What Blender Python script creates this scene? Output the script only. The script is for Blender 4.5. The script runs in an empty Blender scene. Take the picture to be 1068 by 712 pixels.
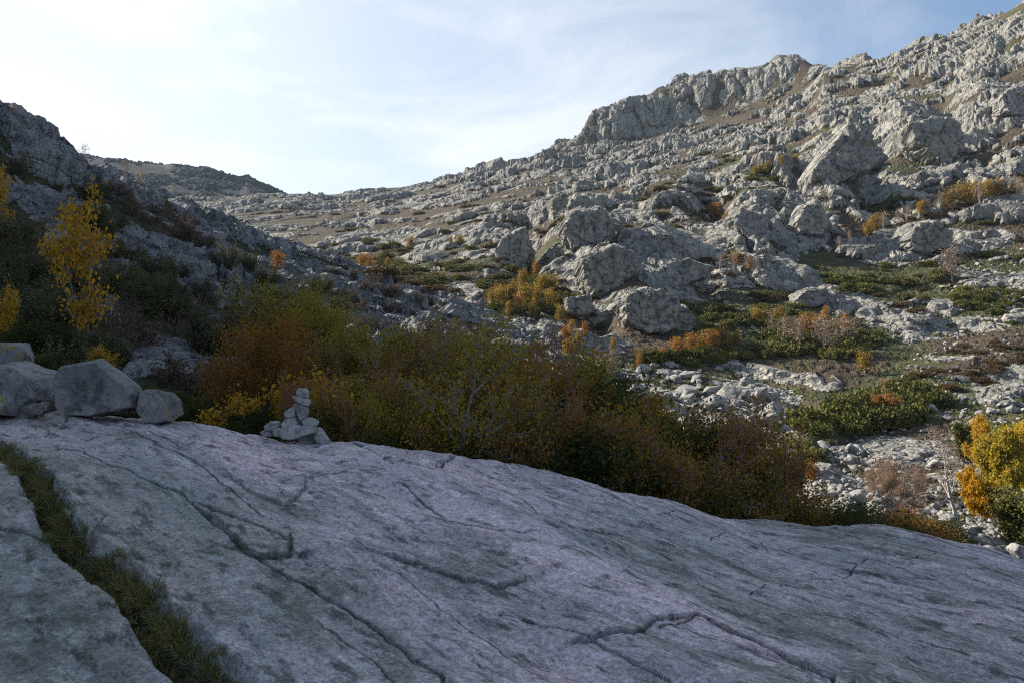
import bpy, bmesh, math, random
import numpy as np
from mathutils import Vector, Matrix

rng = np.random.default_rng(11)
random.seed(11)
C = bpy.context.scene
COL = C.collection
F, CX, CY = 822.0, 534.0, 356.0        # focal length and centre of the photograph, in its pixels

# ------------------------------------------------------------------ camera, sky, sun, exposure
cam = bpy.data.cameras.new('camera')
cam.sensor_width = 36.0
cam.lens = 36.0 * F / 1068.0
cam.clip_start = 0.05
cam.clip_end = 20000
cam_o = bpy.data.objects.new('camera', cam)
COL.objects.link(cam_o)
cam_o.rotation_euler = (math.radians(90), 0, 0)
C.camera = cam_o

SUN_AZ = math.radians(-63)             # left of the view direction
SUN_EL = math.radians(29)
SUN_DIR = Vector((math.sin(SUN_AZ) * math.cos(SUN_EL), math.cos(SUN_AZ) * math.cos(SUN_EL), math.sin(SUN_EL)))
sun = bpy.data.lights.new('sun', 'SUN')
sun.energy = 5.0
sun.angle = math.radians(0.6)
sun.color = (1.0, 0.92, 0.81)
sun_o = bpy.data.objects.new('sun', sun)
COL.objects.link(sun_o)
sun_o.rotation_euler = SUN_DIR.to_track_quat('Z', 'Y').to_euler()

world = bpy.data.worlds.new('World')
C.world = world
world.use_nodes = True
wn = world.node_tree
wn.nodes.clear()


def N(nt, typ, **kw):
    n = nt.nodes.new(typ)
    for k, v in kw.items():
        if hasattr(n, k):
            setattr(n, k, v)
        else:
            n.inputs[k].default_value = v
    return n


def ramp(nt, src, stops, interp='LINEAR'):
    r = nt.nodes.new('ShaderNodeValToRGB')
    r.color_ramp.interpolation = interp
    el = r.color_ramp.elements
    while len(el) < len(stops):
        el.new(0.5)
    for e, (p, c) in zip(el, stops):
        e.position = p
        e.color = (c, c, c, 1) if isinstance(c, (int, float)) else (*c, 1)
    nt.links.new(src, r.inputs[0])
    return r.outputs[0]


def mixc(nt, fac, a, b, mode='MIX'):
    m = nt.nodes.new('ShaderNodeMix')
    m.data_type = 'RGBA'
    m.blend_type = mode
    for sock, v in ((m.inputs[0], fac), (m.inputs[6], a), (m.inputs[7], b)):
        if isinstance(v, bpy.types.NodeSocket):
            nt.links.new(v, sock)
        elif isinstance(v, (int, float)):
            sock.default_value = v
        else:
            sock.default_value = (*v, 1)
    return m.outputs[2]


def math_n(nt, op, a, b=None, clamp=False):
    m = nt.nodes.new('ShaderNodeMath')
    m.operation = op
    m.use_clamp = clamp
    for sock, v in ((m.inputs[0], a), (m.inputs[1], b)):
        if v is None:
            continue
        if isinstance(v, bpy.types.NodeSocket):
            nt.links.new(v, sock)
        else:
            sock.default_value = v
    return m.outputs[0]


sky = N(wn, 'ShaderNodeTexSky', sky_type='NISHITA', sun_disc=False, sun_elevation=SUN_EL, sun_rotation=SUN_AZ,
        altitude=900.0, air_density=1.0, dust_density=0.6, ozone_density=1.3)
tc = N(wn, 'ShaderNodeTexCoord')
# thin cirrus: a veil whose density follows stretched noise and thickens round the sun
mp = N(wn, 'ShaderNodeMapping')
mp.inputs['Rotation'].default_value = (0.3, 0.5, 0.5)
mp.inputs['Scale'].default_value = (2.2, 1.0, 5.0)
wn.links.new(tc.outputs['Generated'], mp.inputs[0])
n1 = N(wn, 'ShaderNodeTexNoise', Scale=1.3, Detail=7.0, Roughness=0.55, Distortion=0.6)
wn.links.new(mp.outputs[0], n1.inputs['Vector'])
dt = N(wn, 'ShaderNodeVectorMath', operation='DOT_PRODUCT')
wn.links.new(tc.outputs['Generated'], dt.inputs[0])
VEIL_AZ = math.radians(-36)
dt.inputs[1].default_value = (math.sin(VEIL_AZ) * 0.94, math.cos(VEIL_AZ) * 0.94, 0.33)
glow = ramp(wn, dt.outputs['Value'], [(0.45, 0.0), (0.66, 0.34), (0.90, 0.68), (0.985, 0.95)])
cl = ramp(wn, n1.outputs['Fac'], [(0.42, 0.0), (0.52, 0.4), (0.63, 1.0)])
dens = math_n(wn, 'ADD', math_n(wn, 'MULTIPLY', cl, 0.5), math_n(wn, 'MULTIPLY', glow, 0.85), clamp=True)
bright = math_n(wn, 'ADD', math_n(wn, 'MULTIPLY', glow, 1.6), 5.2)
vm = N(wn, 'ShaderNodeVectorMath', operation='SCALE')
vm.inputs[0].default_value = (0.90, 0.95, 1.0)
wn.links.new(bright, vm.inputs['Scale'])
skyc = mixc(wn, dens, sky.outputs[0], vm.outputs[0])
bg = N(wn, 'ShaderNodeBackground', Strength=0.088)
wn.links.new(skyc, bg.inputs[0])
wo = N(wn, 'ShaderNodeOutputWorld')
wn.links.new(bg.outputs[0], wo.inputs[0])

C.view_settings.view_transform = 'Standard'
C.view_settings.look = 'None'
C.view_settings.exposure = 0.98
C.view_settings.gamma = 1.0
C.view_settings.use_curve_mapping = False
C.render.engine = 'CYCLES'
C.cycles.use_denoising = False
C.cycles.pixel_filter_type = 'BLACKMAN_HARRIS'
C.cycles.filter_width = 1.15
C.cycles.max_bounces = 6
C.cycles.diffuse_bounces = 3
C.cycles.volume_bounces = 0
C.cycles.transparent_max_bounces = 6


# ------------------------------------------------------------------ tags
def tag(o, label=None, cat=None, group=None, kind=None):
    for k, v in (('label', label), ('category', cat), ('group', group), ('kind', kind)):
        if v:
            o[k] = v
    return o


# ------------------------------------------------------------------ numeric helpers
def sstep(a, b, x):
    t = np.clip((x - a) / (b - a), 0, 1)
    return t * t * (3 - 2 * t)


_perm = np.random.default_rng(5).permutation(4096).astype(np.int64)
_perm = np.concatenate([_perm, _perm])
_grad = np.random.default_rng(6).uniform(0, 2 * np.pi, 4096)
_gx, _gy = np.cos(_grad).astype(np.float32), np.sin(_grad).astype(np.float32)


def hash2(ix, iy, seed):
    return _perm[(_perm[(ix + seed * 131) & 4095] + iy) & 4095]


def perlin(x, y, seed=0):
    x0 = np.floor(x).astype(np.int64)
    y0 = np.floor(y).astype(np.int64)
    fx = (x - x0).astype(np.float32)
    fy = (y - y0).astype(np.float32)
    u = fx * fx * fx * (fx * (fx * 6 - 15) + 10)
    v = fy * fy * fy * (fy * (fy * 6 - 15) + 10)
    out = []
    for dx in (0, 1):
        for dy in (0, 1):
            h = hash2(x0 + dx, y0 + dy, seed)
            out.append(_gx[h] * (fx - dx) + _gy[h] * (fy - dy))
    a = out[0] + v * (out[1] - out[0])
    b = out[2] + v * (out[3] - out[2])
    return 1.5 * (a + u * (b - a))


def fbm(x, y, octv=4, seed=0, gain=0.5):
    s, a, f = 0, 1.0, 1.0
    for i in range(octv):
        s = s + a * perlin(x * f + 17.3 * i, y * f - 9.1 * i, seed + i)
        a *= gain
        f *= 2.03
    return s


_rnd = np.random.default_rng(8).random((4096, 5)).astype(np.float32)


def blocks(x, y, cell, seed, amp=0.13, tilt=0.36, soft=0.42, rake=(0.0, 0.0)):
    """Jointed rock: every cell of a jittered grid is a block of its own height and tilt, rounded off into the joints."""
    gx, gy = x / cell, y / cell
    ix, iy = np.floor(gx).astype(np.int64), np.floor(gy).astype(np.int64)
    f1 = np.full(x.shape, 9.0, np.float32)
    f2 = np.full(x.shape, 9.0, np.float32)
    hb = np.zeros(x.shape, np.int64)
    bx = np.zeros(x.shape, np.float32)
    by = np.zeros(x.shape, np.float32)
    for dx in (-1, 0, 1):
        for dy in (-1, 0, 1):
            h = hash2(ix + dx, iy + dy, seed)
            px = (ix + dx + 0.1 + 0.8 * _rnd[h, 0] - gx).astype(np.float32)
            py = (iy + dy + 0.1 + 0.8 * _rnd[h, 1] - gy).astype(np.float32)
            d = np.abs(px) ** 1.5 + np.abs(py) ** 1.5
            m = d < f1
            f2 = np.where(m, f1, np.minimum(f2, d))
            f1 = np.where(m, d, f1)
            hb = np.where(m, h, hb)
            bx = np.where(m, px, bx)
            by = np.where(m, py, by)
    r = _rnd[hb]
    e = np.clip((f2 - f1) / soft, 0, 1)
    e = e * (2 - e) if soft > 0.3 else e
    z = e * (0.26 + amp * 2 * (r[..., 2] - 0.5) - tilt * (bx * (2 * r[..., 3] - 1 + rake[0]) + by * (2 * r[..., 4] - 1 + rake[1])))
    return (z - 0.17) * cell


def pchip(tk, Y, t):
    """Monotone cubic through knots tk (K) with values Y (K x n), read at t (m): m x n."""
    tk = np.asarray(tk, float)
    h = np.diff(tk)[:, None]
    dl = np.diff(Y, axis=0) / h
    K = len(tk)
    m = np.zeros_like(Y)
    m[0], m[-1] = dl[0], dl[-1]
    for k in range(1, K - 1):
        w1, w2 = 2 * h[k] + h[k - 1], h[k] + 2 * h[k - 1]
        with np.errstate(divide='ignore', invalid='ignore'):
            v = (w1 + w2) / (w1 / dl[k - 1] + w2 / dl[k])
        m[k] = np.where(dl[k - 1] * dl[k] > 0, v, 0)
    i = np.clip(np.searchsorted(tk, t, side='right') - 1, 0, K - 2)
    s = ((t - tk[i]) / h[i, 0])[:, None]
    hh = h[i]
    return ((1 + 2 * s) * (1 - s) ** 2 * Y[i] + s * (1 - s) ** 2 * hh * m[i]
            + s * s * (3 - 2 * s) * Y[i + 1] + s * s * (s - 1) * hh * m[i + 1])


def smooth_cols(a, n):
    if n < 2:
        return a
    k = np.hanning(n + 2)[1:-1]
    k /= k.sum()
    p = np.pad(a, (n // 2, n - 1 - n // 2), mode='edge')
    return np.convolve(p, k, 'valid')


def grid_mesh(name, X, Y, Z, attrs, mat, smooth=False):
    nr, nc = X.shape
    me = bpy.data.meshes.new(name)
    co = np.stack([X, Y, Z], -1).reshape(-1, 3).astype(np.float32)
    idx = np.arange(nr * nc).reshape(nr, nc)
    q = np.stack([idx[:-1, :-1], idx[:-1, 1:], idx[1:, 1:], idx[1:, :-1]], -1).reshape(-1, 4)
    me.vertices.add(len(co))
    me.vertices.foreach_set('co', co.ravel())
    me.loops.add(q.size)
    me.loops.foreach_set('vertex_index', q.ravel().astype(np.int32))
    me.polygons.add(len(q))
    me.polygons.foreach_set('loop_start', np.arange(0, q.size, 4, dtype=np.int32))
    me.polygons.foreach_set('use_smooth', np.full(len(q), smooth))
    for k, v in attrs.items():
        a = me.attributes.new(k, 'FLOAT', 'POINT')
        a.data.foreach_set('value', v.ravel().astype(np.float32))
    me.update(calc_edges=True)
    me.materials.append(mat)
    o = bpy.data.objects.new(name, me)
    COL.objects.link(o)
    return o


def mesh_from(name, V, Fc, mat, smooth=False, mats=None):
    """V (n x 3), Fc (m x k) numpy -> mesh datablock."""
    me = bpy.data.meshes.new(name)
    V = np.asarray(V, np.float32)
    Fc = np.asarray(Fc, np.int32)
    k = Fc.shape[1]
    me.vertices.add(len(V))
    me.vertices.foreach_set('co', V.ravel())
    me.loops.add(Fc.size)
    me.loops.foreach_set('vertex_index', Fc.ravel())
    me.polygons.add(len(Fc))
    me.polygons.foreach_set('loop_start', np.arange(0, Fc.size, k, dtype=np.int32))
    me.polygons.foreach_set('use_smooth', np.full(len(Fc), smooth))
    me.update(calc_edges=True)
    me.materials.append(mat)
    return me


class Relief:
    """A height field on rays fanning out from the viewpoint: rows run outward, columns across."""
    def __init__(self, px, tk, D, YI, rows):
        self.px = px
        t = np.concatenate([np.linspace(tk[i], tk[i + 1], r, endpoint=False) for i, r in enumerate(rows)] + [[tk[-1]]])
        self.d = np.exp(pchip(tk, np.log(D), t))
        zk = (CY - YI) / F * D
        self.z = pchip(tk, zk, t) if False else (CY - pchip(tk, YI, t)) / F * self.d
        self.u = ((px - CX) / F)[None, :] * np.ones_like(self.d)
        self.x, self.y = self.u * self.d, self.d.copy()
        self.row0 = np.repeat(np.arange(len(rows)), rows)

    def push(self, h, up=0.45, smooth=25):
        """Move the surface by h metres along its broad outward direction."""
        P = np.stack([self.x, self.y, self.z])
        tr = np.gradient(P, axis=1)
        tc_ = np.gradient(P, axis=2)
        n = np.cross(tc_, tr, axis=0)
        n /= np.linalg.norm(n, axis=0) + 1e-9
        n[2] = np.abs(n[2])
        n = (1 - up) * n
        n[2] += up
        n /= np.linalg.norm(n, axis=0)
        self.x, self.y, self.z = P + n * h

    def py(self):
        return CY - self.z / self.d * F

    def ci(self, px):
        return int(np.clip(np.searchsorted(self.px, px), 0, len(self.px) - 1))

    def hit(self, px, py, dmin=0):
        """The point the photograph shows at px, py on this surface (nearest first)."""
        c = self.ci(px)
        yy = CY - self.z[:, c] / self.d[:, c] * F
        ok = np.where((yy <= py) & (self.d[:, c] >= dmin))[0]
        if len(ok) == 0:
            i = int(np.argmin(np.where(self.d[:, c] >= dmin, yy, 1e9)))
        else:
            i = ok[0]
        return Vector((self.x[i, c], self.y[i, c], self.z[i, c]))

    def height(self, x, y):
        if y <= 0.3:
            return -1e9
        c = self.ci(CX + x / y * F)
        return float(np.interp(y, self.d[:, c], self.z[:, c], left=-1e9, right=-1e9))


def cols(table, px, key, smooth=0):
    a = np.interp(px, [r[0] for r in table], [r[key] for r in table])
    return smooth_cols(a, smooth)


def seg_dist(X, Y, pts):
    """Distance and signed side of the polyline pts at every X, Y."""
    best = np.full(X.shape, 1e9)
    side = np.zeros(X.shape)
    for (ax, ay), (bx, by) in zip(pts[:-1], pts[1:]):
        dx, dy = bx - ax, by - ay
        L = dx * dx + dy * dy + 1e-12
        t = np.clip(((X - ax) * dx + (Y - ay) * dy) / L, 0, 1)
        ex, ey = X - ax - t * dx, Y - ay - t * dy
        d = np.hypot(ex, ey)
        m = d < best
        best = np.where(m, d, best)
        side = np.where(m, np.sign(dx * (Y - ay) - dy * (X - ax)), side)
    return best, side


# ------------------------------------------------------------------ materials
def new_mat(name):
    m = bpy.data.materials.new(name)
    m.use_nodes = True
    nt = m.node_tree
    b = nt.nodes['Principled BSDF']
    return m, nt, b


def noise(nt, vec, scale, detail=4, rough=0.55, dist=0.0):
    n = N(nt, 'ShaderNodeTexNoise', Scale=scale, Detail=float(detail), Roughness=rough, Distortion=dist)
    nt.links.new(vec, n.inputs['Vector'])
    return n.outputs['Fac']


def attr(nt, name):
    a = nt.nodes.new('ShaderNodeAttribute')
    a.attribute_name = name
    return a.outputs['Fac']


def bump(nt, b, h, dist, strength=1.0, prev=None):
    bn = nt.nodes.new('ShaderNodeBump')
    bn.inputs['Strength'].default_value = strength
    bn.inputs['Distance'].default_value = dist
    nt.links.new(h, bn.inputs['Height'])
    if prev is not None:
        nt.links.new(prev, bn.inputs['Normal'])
    nt.links.new(bn.outputs[0], b.inputs['Normal'])
    return bn.outputs[0]


def terrain_mat(name, rock_a, rock_b, rock_dark, heath, green, straw, k=1.0, rock_pale=(0.45, 0.425, 0.365)):
    m, nt, b = new_mat(name)
    tc = N(nt, 'ShaderNodeTexCoord')
    P = tc.outputs['Object']
    st = N(nt, 'ShaderNodeMapping')
    st.inputs['Scale'].default_value = (1.0, 1.0, 0.28)
    st.inputs['Rotation'].default_value = (0.2, 0.35, 0.3)
    nt.links.new(P, st.inputs[0])
    big = noise(nt, P, 0.06 * k, 4)
    mid = noise(nt, P, 0.5 * k, 5, 0.62)
    fine = noise(nt, P, 2.6 * k, 5, 0.7)
    streak = noise(nt, st.outputs[0], 0.9 * k, 5, 0.65)
    rc = mixc(nt, ramp(nt, big, [(0.38, 0), (0.62, 1)]), rock_a, rock_b)
    rc = mixc(nt, ramp(nt, streak, [(0.49, 0), (0.62, 0.85)]), rc, rock_dark)
    rc = mixc(nt, ramp(nt, mid, [(0.53, 0), (0.70, 0.75)]), rc, rock_pale)
    rc = mixc(nt, 0.8, rc, ramp(nt, fine, [(0.34, 0.4), (0.66, 1.45)]), 'MULTIPLY')
    ve = attr(nt, 'veg')
    so = mixc(nt, ramp(nt, math_n(nt, 'ADD', ve, math_n(nt, 'MULTIPLY', math_n(nt, 'SUBTRACT', mid, 0.5), 1.1)),
                       [(0.42, 0), (0.60, 1)]), heath, green)
    so = mixc(nt, ramp(nt, noise(nt, P, 0.33 * k, 4), [(0.52, 0), (0.66, 0.8)]), so, straw)
    so = mixc(nt, 0.8, so, ramp(nt, fine, [(0.3, 0.35), (0.72, 1.55)]), 'MULTIPLY')
    rk = ramp(nt, math_n(nt, 'ADD', attr(nt, 'rock'), math_n(nt, 'MULTIPLY', math_n(nt, 'SUBTRACT', fine, 0.5), 0.7)),
              [(0.40, 0), (0.60, 1)])
    nt.links.new(mixc(nt, rk, so, rc), b.inputs['Base Color'])
    b.inputs['Roughness'].default_value = 0.92
    b.inputs['Specular IOR Level'].default_value = 0.15
    hh = math_n(nt, 'ADD', math_n(nt, 'MULTIPLY', fine, 0.4), mid)
    p = bump(nt, b, hh, 0.34 / k, 0.8)
    wv = N(nt, 'ShaderNodeVectorMath', operation='MULTIPLY_ADD')
    nz = N(nt, 'ShaderNodeTexNoise', Scale=0.7 * k, Detail=3.0)
    nt.links.new(P, nz.inputs['Vector'])
    nt.links.new(nz.outputs['Color'], wv.inputs[0])
    wv.inputs[1].default_value = (1.6 / k,) * 3
    nt.links.new(P, wv.inputs[2])
    for sc_, di in ((0.30 * k, 0.45 / k), (1.0 * k, 0.10 / k)):
        vo = N(nt, 'ShaderNodeTexVoronoi', feature='DISTANCE_TO_EDGE', Scale=sc_)
        nt.links.new(wv.outputs[0], vo.inputs['Vector'])
        hv = math_n(nt, 'MULTIPLY', ramp(nt, vo.outputs['Distance'], [(0.0, 0), (0.10, 0.8), (0.3, 1)]), rk)
        p = bump(nt, b, hv, di, 0.9, p)
    return m


M_MOUNT = terrain_mat('mountain_rock', (0.335, 0.315, 0.265), (0.25, 0.243, 0.22), (0.10, 0.10, 0.097),
                      (0.078, 0.060, 0.042), (0.062, 0.070, 0.028), (0.13, 0.105, 0.058))
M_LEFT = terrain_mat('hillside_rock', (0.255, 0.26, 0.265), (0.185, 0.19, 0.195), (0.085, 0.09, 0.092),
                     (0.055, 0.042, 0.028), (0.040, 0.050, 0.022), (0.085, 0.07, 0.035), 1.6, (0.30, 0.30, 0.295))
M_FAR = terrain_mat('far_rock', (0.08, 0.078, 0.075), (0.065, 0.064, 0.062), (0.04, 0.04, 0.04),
                    (0.036, 0.034, 0.032), (0.032, 0.036, 0.026), (0.045, 0.042, 0.036), 0.5, (0.10, 0.098, 0.09))  # shade of the far hills put into these darker base colours


def slab_mat():
    m, nt, b = new_mat('slab_granite')
    tc = N(nt, 'ShaderNodeTexCoord')
    P = tc.outputs['Object']
    mp = N(nt, 'ShaderNodeMapping')
    mp.inputs['Rotation'].default_value = (0, 0, math.radians(47))
    nt.links.new(P, mp.inputs[0])
    sc = N(nt, 'ShaderNodeVectorMath', operation='MULTIPLY')
    nt.links.new(mp.outputs[0], sc.inputs[0])
    sc.inputs[1].default_value = (0.42, 1.15, 1.0)
    S = sc.outputs[0]
    a = noise(nt, S, 0.8, 5, 0.6, 0.4)
    bq = noise(nt, S, 2.4, 6, 0.65, 0.5)
    c = noise(nt, S, 7.0, 6, 0.7, 0.3)
    g = noise(nt, P, 42.0, 5, 0.75)
    g2 = noise(nt, P, 16.0, 5, 0.72)
    base = mixc(nt, ramp(nt, a, [(0.42, 0), (0.58, 1)]), (0.53, 0.455, 0.475), (0.385, 0.375, 0.395))
    base = mixc(nt, ramp(nt, noise(nt, S, 0.55, 4, 0.6, 0.3), [(0.5, 0), (0.62, 0.6)]), base, (0.62, 0.54, 0.555))
    base = mixc(nt, ramp(nt, bq, [(0.49, 0), (0.62, 0.62)]), base, (0.17, 0.19, 0.17))
    base = mixc(nt, ramp(nt, noise(nt, S, 4.3, 6, 0.68), [(0.55, 0), (0.64, 0.8)]), base, (0.60, 0.58, 0.60))
    base = mixc(nt, ramp(nt, noise(nt, S, 1.3, 7, 0.72, 0.6), [(0.54, 0), (0.62, 0.5)]), base, (0.12, 0.145, 0.105))
    base = mixc(nt, ramp(nt, c, [(0.53, 0), (0.62, 0.8)]), base, (0.065, 0.07, 0.066))
    fs = N(nt, 'ShaderNodeVectorMath', operation='MULTIPLY')
    nt.links.new(mp.outputs[0], fs.inputs[0])
    fs.inputs[1].default_value = (0.20, 1.0, 1.0)
    fl = noise(nt, fs.outputs[0], 15.0, 6, 0.72, 0.8)
    base = mixc(nt, ramp(nt, fl, [(0.56, 0), (0.64, 0.55)]), base, (0.06, 0.062, 0.06))
    base = mixc(nt, attr(nt, 'pale'), base, (0.50, 0.48, 0.51))
    base = mixc(nt, attr(nt, 'dark_tone'), base, (0.035, 0.04, 0.025))
    base = mixc(nt, 0.85, base, ramp(nt, g, [(0.34, 0.45), (0.66, 1.5)]), 'MULTIPLY')
    base = mixc(nt, 0.6, base, ramp(nt, g2, [(0.36, 0.55), (0.64, 1.4)]), 'MULTIPLY')
    zone = noise(nt, S, 0.30, 3, 0.5, 0.5)
    base = mixc(nt, 0.85, base, ramp(nt, zone, [(0.36, (1.35, 1.25, 1.27)), (0.5, (0.95, 0.95, 0.96)), (0.62, (0.58, 0.65, 0.60))]), 'MULTIPLY')
    nt.links.new(base, b.inputs['Base Color'])
    b.inputs['Roughness'].default_value = 0.8
    b.inputs['Specular IOR Level'].default_value = 0.3
    p = bump(nt, b, c, 0.03, 0.7)
    p = bump(nt, b, fl, 0.022, 0.8, p)
    p = bump(nt, b, g2, 0.010, 0.8, p)
    bump(nt, b, g, 0.006, 0.9, p)
    return m


M_SLAB = slab_mat()


def stone_mat(name, c1, c2, dark, lichen=None, k=1.0):
    m, nt, b = new_mat(name)
    tc = N(nt, 'ShaderNodeTexCoord')
    oi = N(nt, 'ShaderNodeObjectInfo')
    ad = N(nt, 'ShaderNodeVectorMath', operation='MULTIPLY_ADD')
    nt.links.new(oi.outputs['Random'], ad.inputs[0])
    ad.inputs[1].default_value = (37, 19, 53)
    nt.links.new(tc.outputs['Object'], ad.inputs[2])
    P = ad.outputs[0]
    a = noise(nt, P, 1.6 * k, 5, 0.62)
    f = noise(nt, P, 22.0 * k, 4, 0.7)
    c = mixc(nt, ramp(nt, a, [(0.4, 0), (0.6, 1)]), c1, c2)
    c = mixc(nt, ramp(nt, noise(nt, P, 4.0 * k, 6, 0.68), [(0.49, 0), (0.60, 0.85)]), c, dark)
    if lichen:
        c = mixc(nt, ramp(nt, noise(nt, P, 2.3 * k, 5, 0.6), [(0.62, 0), (0.66, 0.75)]), c, lichen)
    c = mixc(nt, 0.7, c, ramp(nt, f, [(0.3, 0.6), (0.7, 1.35)]), 'MULTIPLY')
    c = mixc(nt, 0.5, c, ramp(nt, oi.outputs['Random'], [(0, 0.75), (1, 1.2)]), 'MULTIPLY')
    nt.links.new(c, b.inputs['Base Color'])
    b.inputs['Roughness'].default_value = 0.88
    b.inputs['Specular IOR Level'].default_value = 0.2
    h = math_n(nt, 'ADD', a, math_n(nt, 'MULTIPLY', f, 0.15))
    bump(nt, b, h, 0.12 / k, 0.8)
    return m


M_BOULDER = stone_mat('grey_boulder', (0.27, 0.26, 0.26), (0.165, 0.17, 0.175), (0.075, 0.08, 0.075), (0.26, 0.20, 0.06))
M_CAIRN = stone_mat('cairn_stone', (0.38, 0.37, 0.365), (0.28, 0.285, 0.29), (0.16, 0.16, 0.155), None, 3.0)
M_SCREE = stone_mat('scree_stone', (0.35, 0.335, 0.30), (0.27, 0.265, 0.25), (0.13, 0.13, 0.125), None, 0.8)
M_OUTCROP = stone_mat('outcrop_granite', (0.33, 0.31, 0.265), (0.24, 0.235, 0.215), (0.085, 0.085, 0.08), None, 0.28)


def leaf_mat(name, stops, trans=0.35):
    """stops: leaf colours; every leaf picks its own along them."""
    m, nt, b = new_mat(name)
    g = N(nt, 'ShaderNodeNewGeometry')
    oi = N(nt, 'ShaderNodeObjectInfo')
    tc = N(nt, 'ShaderNodeTexCoord')
    cl = noise(nt, tc.outputs['Object'], 1.1, 2)
    v = math_n(nt, 'ADD', math_n(nt, 'MULTIPLY', g.outputs['Random Per Island'], 0.6),
               math_n(nt, 'ADD', math_n(nt, 'MULTIPLY', cl, 0.55),
                      math_n(nt, 'MULTIPLY', math_n(nt, 'SUBTRACT', oi.outputs['Random'], 0.65), 0.35)))
    n = len(stops)
    col = ramp(nt, v, [(0.12 + 0.76 * i / (n - 1), s) for i, s in enumerate(stops)])
    nt.links.new(col, b.inputs['Base Color'])
    b.inputs['Roughness'].default_value = 0.7
    b.inputs['Specular IOR Level'].default_value = 0.12
    t = N(nt, 'ShaderNodeBsdfTranslucent')
    nt.links.new(col, t.inputs[0])
    mx = N(nt, 'ShaderNodeMixShader')
    mx.inputs[0].default_value = trans
    nt.links.new(b.outputs[0], mx.inputs[1])
    nt.links.new(t.outputs[0], mx.inputs[2])
    nt.links.new(mx.outputs[0], nt.nodes['Material Output'].inputs[0])
    return m


def bark_mat(name, c1, c2):
    m, nt, b = new_mat(name)
    tc = N(nt, 'ShaderNodeTexCoord')
    c = mixc(nt, ramp(nt, noise(nt, tc.outputs['Object'], 7.0, 4), [(0.42, 0), (0.6, 1)]), c1, c2)
    nt.links.new(c, b.inputs['Base Color'])
    b.inputs['Roughness'].default_value = 0.85
    return m


L_OLIVE = leaf_mat('olive_leaves', [(0.06, 0.07, 0.02), (0.16, 0.15, 0.03), (0.42, 0.30, 0.04), (0.22, 0.19, 0.035)], 0.45)
L_GREEN = leaf_mat('green_leaves', [(0.025, 0.038, 0.012), (0.05, 0.065, 0.017), (0.075, 0.08, 0.02)])
L_AMBER = leaf_mat('amber_leaves', [(0.13, 0.05, 0.014), (0.32, 0.13, 0.022), (0.28, 0.16, 0.03), (0.16, 0.075, 0.02)])
L_GOLD = leaf_mat('golden_leaves', [(0.36, 0.19, 0.02), (0.56, 0.33, 0.03), (0.60, 0.38, 0.05), (0.40, 0.25, 0.03)], 0.45)
L_MIX = leaf_mat('turning_leaves', [(0.07, 0.08, 0.024), (0.19, 0.16, 0.03), (0.42, 0.24, 0.035), (0.17, 0.10, 0.035)], 0.45)
L_ORANGE = leaf_mat('orange_leaves', [(0.24, 0.11, 0.035), (0.36, 0.17, 0.04), (0.40, 0.24, 0.06)])
L_FARGOLD = leaf_mat('faded_golden_leaves', [(0.13, 0.12, 0.03), (0.30, 0.20, 0.04), (0.42, 0.27, 0.05), (0.26, 0.16, 0.05)])
L_JUNIPER = leaf_mat('mat_leaves', [(0.06, 0.068, 0.02), (0.115, 0.12, 0.032), (0.19, 0.17, 0.055)], 0.2)
L_HEATH = leaf_mat('heather_leaves', [(0.07, 0.045, 0.028), (0.12, 0.075, 0.04), (0.10, 0.085, 0.035)], 0.2)
L_DARK = leaf_mat('broom_leaves', [(0.045, 0.056, 0.026), (0.09, 0.10, 0.045), (0.16, 0.145, 0.07)], 0.2)
L_TWIG = leaf_mat('pale_twigs', [(0.20, 0.14, 0.11), (0.30, 0.23, 0.18), (0.34, 0.20, 0.08)], 0.2)
L_GRASS = leaf_mat('grass_blades', [(0.06, 0.07, 0.024), (0.12, 0.13, 0.04), (0.26, 0.22, 0.10)], 0.25)
B_GREY = bark_mat("grey_bark", (0.25, 0.225, 0.215), (0.14, 0.125, 0.12))
B_BROWN = bark_mat('brown_bark', (0.095, 0.072, 0.062), (0.05, 0.04, 0.036))
B_BIRCH = bark_mat('birch_bark', (0.50, 0.47, 0.43), (0.28, 0.25, 0.23))

# ------------------------------------------------------------------ the granite slab in front
EDGE_Y = [(-2500, 300), (-900, 395), (-300, 418), (0, 430), (60, 431), (150, 439), (200, 442), (260, 451), (300, 460), (330, 463), (370, 461),
          (400, 466), (430, 469), (470, 475), (530, 486), (580, 499), (640, 511), (700, 521), (740, 534), (790, 546),
          (850, 551), (920, 555), (980, 564), (1020, 572), (1068, 586), (1150, 603), (1400, 670), (2600, 900)]
EDGE_D = [(-2500, 3.6), (-900, 6.5), (-300, 10), (0, 11), (260, 10.4), (470, 10), (640, 10.6), (850, 12), (1068, 12.2), (1400, 9), (2600, 5)]
Z_NEAR = [(-2500, -1.15), (-900, -1.3), (-300, -1.45), (0, -1.6), (250, -1.65), (470, -1.7), (640, -1.78), (850, -1.92), (1068, -2.1), (1400, -2.3), (2600, -2.6)]


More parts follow.
